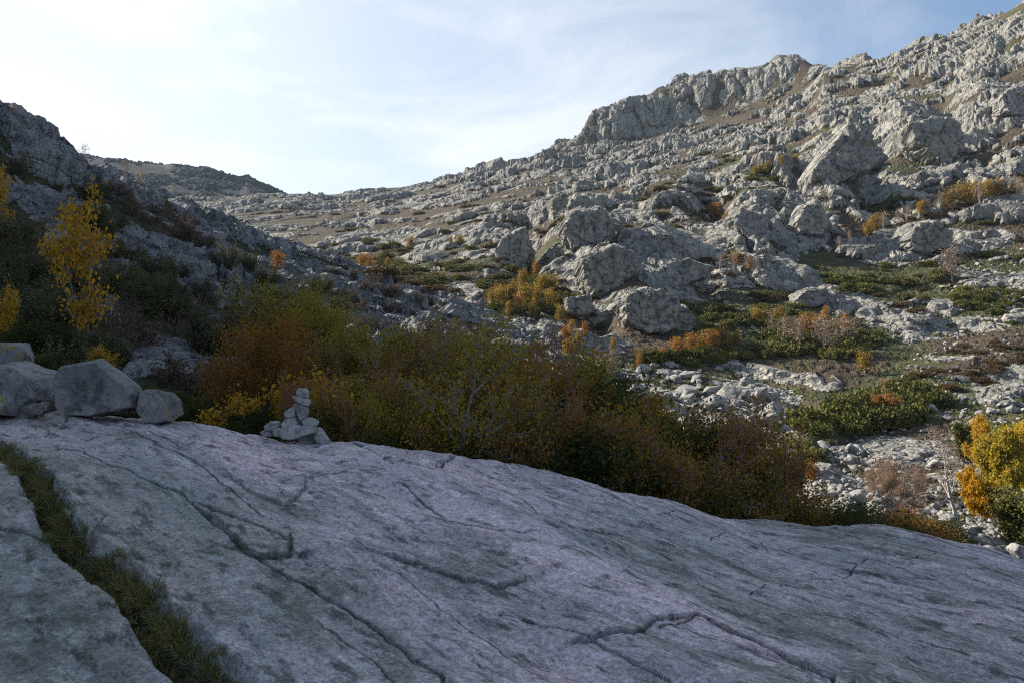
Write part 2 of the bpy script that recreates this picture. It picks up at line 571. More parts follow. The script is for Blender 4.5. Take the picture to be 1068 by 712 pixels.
def slab():
    px = np.concatenate([np.linspace(-2500, -260, 140, endpoint=False), np.arange(-260, 1330, 1.0), np.linspace(1330, 2600, 90)])
    ye, de = cols(EDGE_Y, px, 1, 9), cols(EDGE_D, px, 1, 31)
    z1 = cols(Z_NEAR, px, 1, 31)
    d1 = np.minimum(-z1 / (356 / F), de * 0.55)
    y1 = CY - z1 / d1 * F
    ze = (CY - ye) / F * de
    dm = d1 + (de - d1) * 0.5
    zm = z1 + (ze - z1) * 0.5 + 0.10
    D = np.stack([np.full_like(px, 0.5), d1, dm, de, de + 0.7, de + 2.0, de + 5.0])
    Zk = np.stack([-1.64 + 0 * px, z1, zm, ze, ze - 0.33, ze - 1.9, ze - 6])
    tk = np.array([0, 1.0, 2.0, 3.0, 3.4, 3.8, 4.2])
    rows = [40, 230, 260, 40, 14, 8]
    R = Relief(px, tk, D, CY - Zk / D * F, rows)
    t = np.concatenate([np.linspace(tk[i], tk[i + 1], r, endpoint=False) for i, r in enumerate(rows)] + [[tk[-1]]])
    R.z = pchip(tk, Zk, t)
    base = Relief.__new__(Relief)
    base.__dict__.update(R.__dict__)
    base.z = R.z.copy()
    X, Y = R.x, R.y

    def P(pts):
        return [(v.x, v.y) for v in (base.hit(a, b) for a, b in pts)]
    cs, sn = math.cos(math.radians(47)), math.sin(math.radians(47))
    A = X * cs - Y * sn          # along the bedding (towards the lower right of the picture)
    B = X * sn + Y * cs
    fade = sstep(0.5, 1.5, Y)
    h = 0.085 * fbm(A * 0.28, B * 0.75, 4, 21) + 0.028 * fbm(A * 0.9, B * 3.4, 4, 31)
    # exfoliation sheets: thin overlapping shells with ragged edges
    w = B * 1.15 + 0.55 * fbm(A * 0.35, B * 0.5, 4, 41) + 0.10 * fbm(A * 2.2, B * 2.2, 3, 45)
    sw = w - np.floor(w)
    on = sstep(-0.15, 0.35, fbm(A * 0.4, B * 0.6, 2, 49))
    h += 0.016 * on * (sstep(0.0, 0.05, sw) - sw)
    w2 = B * 3.1 + 0.5 * fbm(A * 0.5, B * 0.9, 4, 51)
    s2 = w2 - np.floor(w2)
    on2 = sstep(0.0, 0.4, fbm(A * 0.7, B * 1.0, 2, 59))
    h += 0.007 * on2 * (sstep(0.0, 0.1, s2) - s2)
    h += 0.007 * fbm(X * 7, Y * 7, 4, 61, 0.7)
    dark_tone = 0.55 * on * np.exp(-(np.minimum(sw, 1 - sw) / 0.03) ** 2) * sstep(-0.2, 0.4, perlin(A * 2, B * 2, 77))  # darker tone along the sheet edges; cracks and grass joint follow
    pale = np.zeros_like(X)
    wob = 0.022 * fbm(X * 3.5, Y * 3.5, 2, 71, 0.6)
    wob2 = 0.022 * fbm(X * 3.5, Y * 3.5, 2, 171, 0.6)

    def crack(pts, wid, dep, step=0.0, dec=0.5, ms=0.8, mw=1.3):
        nonlocal h, dark_tone
        d, s = seg_dist(X + wob, Y + wob2, P(pts))
        wv = wid * 0.26 * (0.35 + 0.9 * np.clip(0.5 + fbm(X * 1.7, Y * 1.7, 2, 97), 0.05, 1.2))
        h -= 0.45 * dep * np.exp(-(d / wv) ** 2)
        if step:
            h += 0.24 * step * sstep(-0.022, 0.022, d * s) * np.exp(-d / (0.7 * dec))
        dark_tone = np.maximum(dark_tone, ms * np.exp(-(d / (wid * mw * 0.22)) ** 2))  # darker colour along the crack line
        return d, s
    # the long main crack
    crack([(58, 474), (130, 497), (190, 515), (230, 549), (265, 582), (300, 607), (350, 635), (400, 668), (440, 699), (470, 722)], 0.030, 0.09, 0.05, 0.5)
    crack([(265, 582), (300, 607), (350, 635), (375, 650)], 0.05, 0.06, 0.0)
    crack([(300, 594), (350, 603), (415, 602), (470, 640), (560, 700), (600, 720)], 0.022, 0.05, -0.03, 0.4)
    crack([(412, 583), (430, 588), (455, 593), (485, 606), (520, 611), (545, 604)], 0.03, 0.06, 0.19, 0.5)
    crack([(215, 527), (250, 545), (290, 562), (306, 578)], 0.03, 0.05, 0.07, 0.5)
    crack([(244, 562), (262, 584), (303, 586), (303, 566)], 0.035, 0.06, 0.17, 0.35, 0.8, 3.2)
    crack([(240, 498), (262, 515), (300, 526), (320, 512), (318, 498)], 0.03, 0.04, 0.15, 0.45, 0.6, 2.0)
    crack([(600, 668), (660, 662), (700, 652), (730, 650), (765, 668), (830, 699), (890, 720)], 0.04, 0.10, 0.11, 0.6)
    crack([(690, 660), (715, 655), (728, 648)], 0.05, 0.06, 0.0)
    crack([(780, 618), (830, 605), (885, 597), (900, 588), (935, 585), (985, 577)], 0.035, 0.07, -0.03, 0.5)
    crack([(368, 458), (392, 472), (412, 489), (440, 487), (474, 474)], 0.16, 0.22, 0.05, 0.5, 0.7, 0.6)
    crack([(412, 489), (470, 492), (520, 506), (560, 530), (600, 548), (660, 562), (700, 585)], 0.03, 0.06, 0.04, 0.6)
    crack([(-40, 540), (0, 545), (60, 558), (95, 562)], 0.035, 0.06, 0.05, 0.4)
    crack([(420, 506), (470, 535), (520, 552), (560, 556)], 0.03, 0.05, 0.05, 0.5)
    crack([(120, 445), (150, 465), (205, 485), (250, 520), (275, 540)], 0.03, 0.05, 0.04, 0.4)
    crack([(275, 498), (330, 497), (372, 490)], 0.025, 0.05, 0.03, 0.3)
    crack([(150, 455), (190, 470), (215, 463), (248, 470)], 0.03, 0.04, 0.04, 0.4)
    crack([(660, 530), (690, 533), (712, 529)], 0.03, 0.04, 0.04, 0.3)
    crack([(735, 560), (755, 553), (790, 560), (800, 572)], 0.03, 0.05, 0.03, 0.3)
    crack([(330, 655), (380, 690), (420, 722)], 0.02, 0.03, 0.02, 0.3)
    crack([(850, 640), (900, 655), (960, 660), (1020, 680)], 0.03, 0.04, 0.05, 0.6)
    crack([(930, 600), (1000, 612), (1068, 640)], 0.03, 0.04, 0.04, 0.6)
    crack([(520, 640), (600, 655), (660, 690), (700, 715)], 0.025, 0.04, 0.04, 0.5)
    # the joint with grass in it
    gp = [(-30, 462), (0, 470), (22, 484), (42, 505), (58, 538), (80, 566), (100, 578), (140, 622), (165, 655), (190, 682), (225, 712), (262, 745)]
    gd, gs = seg_dist(X + wob * 0.8, Y + wob2 * 0.8, P(gp))
    gw = 0.075 + 0.035 * perlin(X * 2.0, Y * 2.0, 91)
    h -= 0.11 * (1 - sstep(gw, gw + 0.05, gd))
    h += np.where(gs > 0, 0.05, -0.04) * np.exp(-gd / 0.7)
    grass = 1 - sstep(gw - 0.04, gw + 0.03, gd)
    dark_tone = np.maximum(dark_tone, 0.9 * grass)
    for (a, b, rx, ry, s) in ((478, 524, 30, 7, 0.7), (497, 532, 36, 6, 0.7), (560, 552, 34, 7, 0.65), (577, 584, 40, 7, 0.8), (620, 580, 26, 5, 0.9),
                              (560, 520, 30, 5, 0.4), (612, 600, 24, 5, 0.8), (300, 585, 14, 6, 0.5), (585, 566, 30, 6, 0.5), (455, 626, 34, 12, 0.4), (730, 600, 60, 8, 0.35), (1000, 600, 60, 9, 0.3)):
        c = base.hit(a, b)
        sx, sy = rx / F * c.y, abs(base.hit(a, b - ry).y - base.hit(a, b + ry).y) / 2 + 0.05
        q = np.hypot((X - c.x) / sx, (Y - c.y) / sy + (X - c.x) / sx * 0.5) + 0.45 * fbm(X * 3.2, Y * 3.2, 4, 93)
        pale = np.maximum(pale, s * (1 - sstep(0.75, 1.0, q)))
    R.z = base.z + h * fade
    dark_tone = np.clip(dark_tone, 0, 1)
    dark_tone = np.maximum(dark_tone, (gs < 0) * 0.45 * sstep(-0.3, 0.5, fbm(X * 2.4, Y * 2.4, 5, 99, 0.65)) * sstep(0.1, 0.3, gd) * (gd < 3))
    R.grass_path = P(gp)
    R.grass_mask = grass
    o = grid_mesh('rock_slab', X, Y, R.z, {'dark_tone': dark_tone, 'pale': pale}, M_SLAB, True)
    tag(o, kind='structure')
    return R


SLAB = slab()

# ------------------------------------------------------------------ the left hillside (in shade) up to its crest
HILL = [  # px, then (depth, image y) of: under the slab, foot, third, two thirds, crest
    (-7000, (0.9, 1500), (1.4, 300), (2.8, -900), (4.2, -2600), (6.4, -4600)),
    (-2000, (2.4, 800), (4, 380), (8, 0), (12.5, -620), (19, -1650)),
    (-800, (5, 600), (7, 400), (14, 190), (22, -120), (34, -790)),  # out of view: crest raised here so its shadow covers the slab
    (-300, (8, 560), (12, 418), (22, 310), (38, 150), (60, -190)),
    (0, (8, 560), (12.5, 428), (23, 352), (38, 270), (65, 110)),
    (100, (8, 560), (12.5, 436), (23, 358), (40, 290), (74, 167)),
    (200, (8, 560), (12.5, 448), (24, 372), (43, 305), (84, 213)),
    (300, (8, 580), (13, 470), (25, 392), (48, 325), (92, 252)),
    (400, (8, 680), (14, 520), (28, 425), (55, 350), (96, 290)),
    (500, (8, 760), (15, 570), (29, 455), (58, 375), (95, 322)),
    (600, (9, 800), (17, 590), (32, 475), (58, 405), (84, 365)),
    (700, (10, 840), (18, 630), (33, 520), (48, 465), (60, 430)),
    (760, (10, 900), (18, 720), (33, 640), (44, 600), (54, 560)),
    (820, (10, 1200), (18, 1000), (33, 900), (40, 850), (48, 800)),
    (1000, (10, 1600), (18, 1400), (33, 1200), (40, 1100), (48, 1000))]
CREST = [(-300, -190), (-100, 36), (0, 110), (12, 114), (25, 124), (50, 136), (70, 150), (88, 166), (110, 172), (130, 180), (150, 194), (175, 203), (200, 213),
         (225, 222), (250, 233), (270, 243), (300, 252), (325, 262), (350, 272), (375, 282), (400, 290), (430, 300), (470, 313), (500, 322),
         (530, 333), (560, 346), (580, 354), (600, 365), (640, 385), (660, 395), (700, 430)]


def soil_and_rock(R, sizes, seed, lean, soil_bias, amp_scale, veg_bias, warp=1.0, bench=None):
    """Fractured rock pushing up through a soft soil surface; returns rock and vegetation masks."""
    X, Y = R.x, R.y
    wx = X + warp * fbm(X * 0.16, Y * 0.16, 3, seed + 60)
    wy = Y + warp * fbm(X * 0.16 + 40, Y * 0.16, 3, seed + 64)
    a = math.radians(lean)
    U, V = wx * math.cos(a) - wy * math.sin(a), wx * math.sin(a) + wy * math.cos(a)
    rock = np.zeros_like(X)
    for i, (c, am) in enumerate(sizes):
        fr_ = 1.0 if c > 5 or bench is None else sstep(-0.05, 0.6, fbm(X * 0.035 + i, Y * 0.035, 3, seed + 70 + i))
        rock = rock + fr_ * am * blocks(U * 0.8, V * 1.25, c, seed + i * 3, 0.13, 0.40, 0.42 if c > 9 else 0.26, (0.15, -0.2))
    rock = rock * amp_scale + (0 if bench is None else bench)
    soil = soil_bias + 0.5 * fbm(X * 0.07, Y * 0.07, 3, seed + 80) + 0.28 * fbm(X * 0.6, Y * 0.6, 4, seed + 84)
    veg = 0.45 + 0.55 * fbm(X * 0.055, Y * 0.055, 4, seed + 90) + veg_bias
    mask = sstep(-0.12, 0.12, rock - (0 if bench is None else bench) - soil)
    top = np.maximum(rock, soil * 0.6 + (0 if bench is None else bench) + 0.22 * fbm(X * 1.1, Y * 1.1, 4, seed + 95, 0.65))
    return top, mask, np.clip(veg, 0, 1)


def blob(PX, PY, items, dens=1.0):
    """Sum of soft elliptical patches (x, y, rx, ry, tilt of dy per dx, amount) laid on the ground."""
    s = np.zeros_like(PX)
    for (x, y, rx, ry, sl, am) in items:
        q = ((PX - x) / rx) ** 2 + ((PY - y - sl * (PX - x)) / ry) ** 2
        s += am * np.exp(-q)
    return s


def left_hill():
    px = np.concatenate([-np.geomspace(7000, 200, 260, endpoint=False), np.arange(-200, 780, 1.0), np.linspace(780, 1000, 60)])
    D, YI = [], []
    for k in range(1, 6):
        D.append(np.exp(np.interp(px, [r[0] for r in HILL], [math.log(r[k][0]) for r in HILL])))
        YI.append(np.interp(px, [r[0] for r in HILL], [r[k][1] for r in HILL]))
        if k < 5:
            YI[-1] = smooth_cols(YI[-1], 61)
            D[-1] = smooth_cols(D[-1], 61)
    YI[4] = np.where((px > -300) & (px < 700), np.interp(px, [c[0] for c in CREST], [c[1] for c in CREST]), YI[4])
    zc = (CY - YI[4]) / F * D[4]
    for f, dz in ((1.10, -1.5), (1.55, -16)):
        D.append(D[4] * f)
        YI.append(CY - (zc + dz * np.where(px < -300, 0.8, 1.0)) / D[-1] * F)
    tk = np.array([0, 1, 2, 3, 4, 4.3, 4.8])
    R = Relief(px, tk, np.stack(D), np.stack(YI), [12, 150, 150, 190, 30, 8])
    PX = R.u * F + CX
    PY = R.py()
    soil = blob(PX, PY, [(40, 290, 60, 50, 0, 0.9), (170, 320, 70, 35, 0, 0.8), (160, 235, 45, 14, 0.45, 0.5), (330, 420, 170, 60, 0.2, 0.9),
                         (250, 350, 60, 30, 0, 0.6), (60, 410, 90, 25, 0, 0.9), (450, 300, 60, 10, 0.3, 0.7), (430, 340, 60, 20, .2, .3),
                         (60, 190, 70, 40, 0.3, -0.7), (230, 270, 90, 25, 0.4, -0.45), (205, 365, 22, 40, 0.3, -1.0), (300, 295, 110, 24, .4, -0.8), (440, 345, 80, 18, .3, -0.7), (130, 250, 60, 20, .5, -0.5),
                         (520, 400, 120, 50, .2, 0.4)]) + 0.12
    near = sstep(11, 40, R.y)
    top, mask, veg = soil_and_rock(R, [(9, 0.55), (3.6, 0.8), (1.5, 0.8), (0.6, 0.7)], 200, 28, soil, 0.25 + 0.75 * near, 0.0, 1.2)
    crest = np.exp(-((np.log(R.y) - np.log(D[4])[None, :]) / 0.08) ** 2)
    R.push(0.7 * top * (1 - 0.35 * crest) * sstep(8, 13, np.hypot(R.x, R.y)) - 0.3, 0.15)
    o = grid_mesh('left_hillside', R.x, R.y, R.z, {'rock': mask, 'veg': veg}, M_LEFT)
    tag(o, kind='structure')
    R.rock = mask
    return R


HILLSIDE = left_hill()

# ------------------------------------------------------------------ the big sunlit mountainside across the valley
MOUNT = [  # px, (depth, y): gully behind slab, stream, bench foot, lower crags, upper slope
    (-220, (30, 560), (170, 300), (200, 280), (240, 262), (320, 238)),
    (150, (30, 560), (170, 296), (200, 280), (240, 262), (320, 238)),
    (300, (30, 500), (160, 290), (190, 275), (230, 255), (310, 232)),
    (400, (28, 470), (135, 300), (160, 283), (200, 260), (290, 230)),
    (500, (22, 500), (112, 325), (130, 300), (172, 258), (262, 218)),
    (600, (18, 560), (92, 370), (112, 335), (152, 268), (242, 203)),
    (700, (17, 610), (72, 425), (96, 372), (136, 290), (230, 185)),
    (800, (16, 660), (57, 476), (84, 408), (128, 312), (220, 176)),
    (900, (15, 690), (48, 524), (76, 436), (122, 325), (208, 182)),
    (1000, (14, 715), (42, 556), (67, 455), (116, 330), (200, 180)),
    (1100, (14, 740), (38, 590), (60, 474), (110, 335), (190, 170)),
    (1400, (12, 850), (32, 690), (50, 520), (95, 350), (165, 150))]
BROW_D = [(-220, 440), (300, 440), (400, 460), (500, 480), (700, 480), (800, 460), (900, 420), (1000, 370), (1100, 330), (1400, 290)]
BROW_Y = [(-220, 214), (200, 209), (290, 203), (310, 204), (340, 205), (370, 201), (400, 197), (425, 195), (450, 190), (475, 184), (500, 178), (520, 175), (540, 170), (575, 160), (600, 156), (640, 151), (700, 139),
          (760, 118), (800, 104), (840, 89), (862, 74), (880, 69), (920, 63), (935, 58), (950, 51), (970, 46), (985, 41), (1005, 34), (1020, 28), (1040, 19), (1055, 10), (1068, 3), (1150, -30), (1400, -90)]
CRAG_Y = [(570, 163), (576, 158), (583, 151), (590, 149), (600, 142), (606, 136), (611, 125), (618, 116), (630, 113), (640, 111), (650, 110), (662, 102), (680, 96), (690, 91), (700, 88), (706, 84),
          (720, 80), (735, 78), (745, 79), (752, 75), (762, 72), (778, 71), (790, 69), (799, 66), (806, 61), (820, 59), (832, 59), (840, 62), (846, 66), (858, 70), (866, 76)]


def mountain():
    px = np.concatenate([np.linspace(-220, -60, 60, endpoint=False), np.arange(-60, 1130, 0.9), np.linspace(1130, 1400, 110)])
    D = [np.full_like(px, 8.5)]
    YI = [np.full_like(px, 1000.0)]
    for k in range(1, 6):
        D.append(smooth_cols(np.exp(np.interp(px, [r[0] for r in MOUNT], [math.log(r[k][0]) for r in MOUNT])), 81))
        YI.append(smooth_cols(np.interp(px, [r[0] for r in MOUNT], [r[k][1] for r in MOUNT]), 81))
    db = smooth_cols(np.interp(px, [b[0] for b in BROW_D], [b[1] for b in BROW_D]), 81)
    yb = smooth_cols(np.interp(px, [b[0] for b in BROW_Y], [b[1] for b in BROW_Y]), 7)
    yc = np.interp(px, [b[0] for b in CRAG_Y], [b[1] for b in CRAG_Y])
    crag = (px > 572) & (px < 864)
    yt = np.where(crag, np.minimum(yc, yb - 0.5), yb + 2)
    zb = (CY - yb) / F * db
    D += [db, db + np.where(crag, 22, 10), db + 160]
    YI += [yb, yt, CY - (zb - 25) / (db + 160) * F]
    tk = np.array([0, 0.5, 1, 2, 3, 4, 5, 5.4, 5.8])
    R = Relief(px, tk, np.stack(D), np.stack(YI), [6, 40, 120, 130, 180, 160, 110, 8])
    t = np.concatenate([np.linspace(tk[i], tk[i + 1], r, endpoint=False) for i, r in enumerate([6, 40, 120, 130, 180, 160, 110, 8])] + [[tk[-1]]])
    PX = R.u * F + CX
    PY = R.py()
    T = t[:, None] * np.ones_like(PX)
    soil = blob(PX, PY, [
        (610, 160, 60, 9, -0.12, 2.2), (700, 146, 70, 9, -0.28, 2.6), (800, 113, 60, 9, -0.42, 2.6), (850, 90, 30, 9, -0.5, 2.4),
        (900, 72, 40, 6, -0.25, 1.2), (790, 165, 60, 10, -0.15, 1.4), (840, 130, 30, 5, -0.4, 0.7),
        (400, 228, 130, 26, -0.1, 0.9), (340, 245, 90, 20, 0, 0.6), (500, 200, 60, 12, -.2, 0.5), (330, 235, 70, 20, 0, 0.8), (480, 215, 60, 8, -.2, 0.4), (390, 270, 40, 14, 0.1, 1.0), (430, 290, 60, 8, .2, 1.2), (550, 305, 40, 30, 0.0, 1.6), (545, 272, 22, 14, 0, 1.2),
        (745, 215, 22, 26, 0, 1.6), (720, 240, 40, 8, -0.3, 0.8), (760, 275, 40, 16, 0, 1.3), (980, 212, 90, 14, -0.28, 1.9), (900, 245, 20, 12, 0, 1.2),
        (905, 300, 45, 14, 0, 1.5), (975, 288, 16, 7, 0, 1.4), (775, 330, 90, 14, -.1, 1.4), (850, 350, 70, 22, 0, 1.7), (720, 368, 70, 8, -0.1, 1.7), (900, 380, 60, 14, -0.1, 1.6),
        (1030, 315, 40, 16, 0, 1.5), (970, 400, 90, 16, -0.15, 1.5), (1040, 365, 40, 14, 0, 1.2), (900, 435, 80, 16, -0.2, 1.8), (840, 470, 22, 12, 0, 1.4), (1000, 440, 60, 10, 0, 1.0),
        (640, 130, 50, 12, -0.3, -0.6), (760, 95, 60, 12, -0.3, -0.8),
        (640, 310, 60, 45, 0, -0.9), (600, 250, 60, 40, 0, -0.9), (690, 300, 40, 30, 0, -0.9), (800, 230, 50, 30, 0, -0.9), (870, 170, 60, 30, -0.2, -0.9), (940, 150, 60, 40, 0, -0.8), (1030, 120, 50, 30, 0, -0.8),
        (690, 410, 70, 24, 0.1, -1.3), (810, 415, 50, 22, 0.5, -1.6), (770, 450, 50, 30, 0, -1.3), (960, 345, 90, 15, -0.1, -1.3), (1010, 250, 70, 12, -0.1, -0.8), (1045, 402, 40, 12, -0.1, -1.2), (900, 465, 60, 14, 0.1, -1.0), (830, 300, 30, 12, 0, -0.9), (900, 275, 70, 10, 0, -0.6), (1000, 260, 60, 16, 0, -0.8), (980, 480, 90, 30, 0, -0.5)]) * 1.5 + 0.46
    vegb = blob(PX, PY, [(850, 350, 90, 30, 0, 0.5), (760, 372, 90, 12, -.1, 0.5), (900, 435, 90, 20, -.2, 0.5), (905, 300, 50, 15, 0, 0.5), (1030, 315, 50, 20, 0, 0.4), (550, 310, 45, 30, 0, 0.4),
                         (720, 140, 200, 22, -0.3, -0.7), (970, 400, 70, 12, -.15, -0.5), (400, 225, 150, 30, 0, -0.35), (980, 212, 90, 14, -.28, -0.4), (430, 290, 60, 8, .2, .2)])
    big = sstep(70, 180, R.y)
    sc = 0.45 + 0.55 * big + 0.55 * sstep(250, 450, R.y)
    onc = crag[None, :] * sstep(4.95, 5.05, T) * (T < 5.5)
    rowfade = (1 - 0.5 * (1 - sstep(420, 600, PX)) * sstep(1.5, 3.2, T)) * (1 - 0.85 * np.exp(-((T - 5.0) / 0.16) ** 2) * (1 - crag[None, :]) - 0.35 * onc)
    soil = soil - 3.0 * onc + 0.1 * (1 - big)
    lump = blob(PX, PY, [(605, 245, 34, 26, 0, 5.0), (640, 290, 30, 26, 0, 4.0), (665, 325, 34, 26, 0, 4.0), (795, 235, 30, 24, 0, 4.0), (875, 150, 30, 18, 0, 6.0), (870, 215, 28, 28, 0, 5.0), (690, 265, 26, 16, 0, 3.5),
                         (550, 270, 16, 30, 0, -4.0), (745, 210, 22, 26, 0, -6.0), (625, 345, 14, 16, 0, -3), (735, 300, 12, 10, 0, -2.0), (940, 140, 30, 24, 0, 6.0), (985, 140, 12, 30, 0.0, -5.0), (910, 190, 12, 30, .0, -4.0), (1030, 110, 36, 20, 0, 6.0), (830, 190, 12, 14, 0, -4.0), (700, 215, 26, 14, 0, 3.0),
                         (520, 250, 26, 14, 0, 2.0), (480, 240, 40, 8, 0, 1.5)])
    # cliff bands and ledges: broken steps up the slope, bare rock on the faces and soil at the back of the ledges
    s = 3.3 * np.log(1 + np.maximum(R.z + 12, 0) / 14) + 0.8 * fbm(R.x * 0.018, R.y * 0.018, 3, 411) + 0.10 * fbm(R.x * 0.13, R.y * 0.13, 4, 417)
    fr = s - np.floor(s)
    band = np.floor(s)
    Hs = (26 + np.maximum(R.z, -10)) / 3.3
    face = np.clip(fr / 0.26, 0, 1)
    prof = np.where(fr < 0.26, face * face * (3 - 2 * face), 1 - (fr - 0.26) / 0.74) - 0.5
    brk = np.clip(0.35 + 1.1 * perlin(R.x / 26 + band * 7.7, R.y / 60 + band * 3.1, 423), 0.0, 1.0) * sstep(60, 110, R.y) * (1 - 0.65 * sstep(4.0, 4.9, T))
    bench = 0.30 * Hs * prof * brk
    soil = soil + 1.1 * brk * (sstep(0.45, 0.95, fr) - 0.9 * (fr < 0.30))
    top, mask, veg = soil_and_rock(R, [(34, 0.42), (14, 0.85), (6.0, 0.75), (2.6, 0.7), (1.15, 0.6)], 300, 35, soil, sc, vegb, 2.5, bench)
    R.push((top * 0.62 + lump * 0.9) * rowfade * sstep(16, 40, R.y), 0.1)
    o = grid_mesh('mountain_terrain', R.x, R.y, R.z, {'rock': mask, 'veg': veg}, M_MOUNT)
    tag(o, kind='structure')
    R.rock = mask
    R.veg = veg
    return R


MTN = mountain()


def far_ridge():
    prof = [(-400, 140), (-100, 150), (60, 158), (95, 164), (120, 167), (150, 171), (172, 173), (180, 171), (198, 176), (215, 178), (232, 183), (250, 187), (258, 185), (268, 190), (285, 198), (300, 204), (330, 212), (420, 230), (600, 260)]
    px = np.arange(-400, 600, 1.6)
    ys = np.interp(px, [p[0] for p in prof], [p[1] for p in prof])
    D = np.stack([np.full_like(px, d) for d in (430, 610, 680, 730, 1000)])
    YI = np.stack([ys + 90, ys * 0.25 + 226 * 0.75, ys * 0.8 + 228 * 0.2, ys, ys + 30])
    R = Relief(px, np.array([0, 1, 2, 3, 4.0]), D, YI, [10, 60, 50, 20])
    top, mask, veg = soil_and_rock(R, [(40, 0.5), (16, 0.8), (7, 0.9)], 500, 20, np.full_like(R.x, 0.8), 1.0, -0.2, 6)
    R.push(top * 0.45)
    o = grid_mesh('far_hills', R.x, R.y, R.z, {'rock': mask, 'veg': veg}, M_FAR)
    tag(o, kind='structure')


far_ridge()


def base_ground():
    """One sheet under everything, out to the horizon, the rock we stand on at its middle."""
    r = np.concatenate([np.linspace(0.02, 30, 60), np.geomspace(32, 1050, 60)])
    a = np.linspace(0, 2 * np.pi, 241)
    Rr, A = np.meshgrid(r, a, indexing='ij')
    X, Y = Rr * np.sin(A), Rr * np.cos(A)
    front = sstep(-0.6, 0.5, Y / np.maximum(Rr, 0.1))
    z = -1.95 - 0.10 * Rr * (1 - front) * (Rr < 1e9) - front * (0.2 + 0.9 * np.minimum(Rr, 14))
    z = np.maximum(z, -16) - 0.002 * Rr
    back = sstep(60, 900, Rr) * (1 - front)
    z = z + back * 140 * (1 + 0.5 * fbm(X * 0.004, Y * 0.004, 4, 700))
    z = z + 0.10 * fbm(X * 0.6, Y * 0.6, 4, 710) * (Rr > 1.5)
    mask = sstep(-0.3, 0.3, fbm(X * 0.1, Y * 0.1, 4, 720) + 0.4)
    o = grid_mesh('ground', X, Y, z, {'rock': mask, 'veg': np.full_like(X, 0.5)}, M_LEFT)
    tag(o, kind='structure')


base_ground()
def haze():
    me = bpy.data.meshes.new('haze')
    bm = bmesh.new()
    bmesh.ops.create_cube(bm, size=1.0)
    for v in bm.verts:
        v.co = (v.co.x * 2200, v.co.y * 2200, (v.co.z + 0.5) * 330 - 40)
    bm.to_mesh(me)
    bm.free()
    m = bpy.data.materials.new('haze')
    m.use_nodes = True
    nt = m.node_tree
    nt.nodes.clear()
    v = N(nt, 'ShaderNodeVolumePrincipled')
    v.inputs['Color'].default_value = (0.58, 0.76, 1.0, 1)
    v.inputs['Density'].default_value = 0.00008
    v.inputs['Anisotropy'].default_value = 0.2
    nt.links.new(v.outputs[0], N(nt, 'ShaderNodeOutputMaterial').inputs['Volume'])
    me.materials.append(m)
    o = bpy.data.objects.new('haze', me)
    COL.objects.link(o)
    tag(o, kind='stuff')


haze()
#OBJECTS#
# ------------------------------------------------------------------ where things stand
C.view_layers[0].update()
OBJ = {o.name: o for o in COL.objects}
DG = bpy.context.evaluated_depsgraph_get()


def hit(px, py, names=('rock_slab', 'left_hillside', 'mountain_terrain'), dmin=0.0):
    """The point of the terrain that the photograph shows at px, py."""
    best = None
    for k in range(40):                      # just above a crest: look a little lower until the ground is met
        dr = Vector(((px - CX) / F, 1.0, (CY - py - k * 0.8) / F))
        for n in names:
            ok, p, nn, i = OBJ[n].ray_cast(dr * max(dmin, 0.3), dr.normalized())
            if ok and (best is None or p.y < best.y):
                best = p
        if best is not None:
            break
    return best


def drop(x, y, names=('rock_slab', 'left_hillside', 'mountain_terrain')):
    z = None
    for n in names:
        ok, p, nn, i = OBJ[n].ray_cast(Vector((x, y, 400.0)), Vector((0, 0, -1)))
        if ok and (z is None or p.z > z):
            z = p.z
    return -8.0 if z is None else z


def empty(name, loc, rz=0.0, sc=(1, 1, 1)):
    e = bpy.data.objects.new(name, None)
    e.empty_display_size = 0.3
    e.location = loc
    e.rotation_euler = (0, 0, rz)
    e.scale = sc
    COL.objects.link(e)
    return e


def mobj(name, me, parent=None):
    o = bpy.data.objects.new(name, me)
    COL.objects.link(o)
    if parent:
        o.parent = parent
    return o


def tubes(segs, sides=4):
    S = np.array([(*a, *b, ra, rb) for a, b, ra, rb in segs], float)
    p, q = S[:, :3], S[:, 3:6]
    d = q - p
    d /= np.linalg.norm(d, axis=1)[:, None] + 1e-9
    ref = np.where(np.abs(d[:, 2:3]) < 0.9, [[0, 0, 1.0]], [[1.0, 0, 0]])
    u = np.cross(d, ref)
    u /= np.linalg.norm(u, axis=1)[:, None]
    v = np.cross(d, u)
    V = []
    for base, r in ((p - d * 0.3 * S[:, 6:7], S[:, 6]), (q, S[:, 7])):
        for k in range(sides):
            a = 2 * math.pi * k / sides
            V.append(base + r[:, None] * (math.cos(a) * u + math.sin(a) * v))
    V = np.stack(V, 1)                      # n x 2*sides x 3
    n = len(S)
    off = (np.arange(n) * 2 * sides)[:, None]
    Fc = []
    for k in range(sides):
        k2 = (k + 1) % sides
        Fc.append(np.concatenate([off + k, off + k2, off + sides + k2, off + sides + k], 1))
    return V.reshape(-1, 3), np.concatenate(Fc)


def leaves(anchors, per, spread, size, rs, droop=0.3, flat=0.0):
    A = np.repeat(np.asarray(anchors, float), per, axis=0)
    n = len(A)
    c = A + rs.normal(0, spread, (n, 3))
    d = rs.normal(0, 1, (n, 3))
    d[:, 2] -= droop
    d /= np.linalg.norm(d, axis=1)[:, None]
    w = rs.normal(0, 1, (n, 3))
    w[:, 2] *= (1 - flat)
    w = np.cross(d, w)
    w /= np.linalg.norm(w, axis=1)[:, None] + 1e-9
    s = size * rs.uniform(0.55, 1.3, (n, 1))
    V = np.stack([c, c + d * s * 0.5 + w * s * 0.36, c + d * s, c + d * s * 0.5 - w * s * 0.36], 1)
    return V.reshape(-1, 3), np.arange(4 * n).reshape(n, 4)


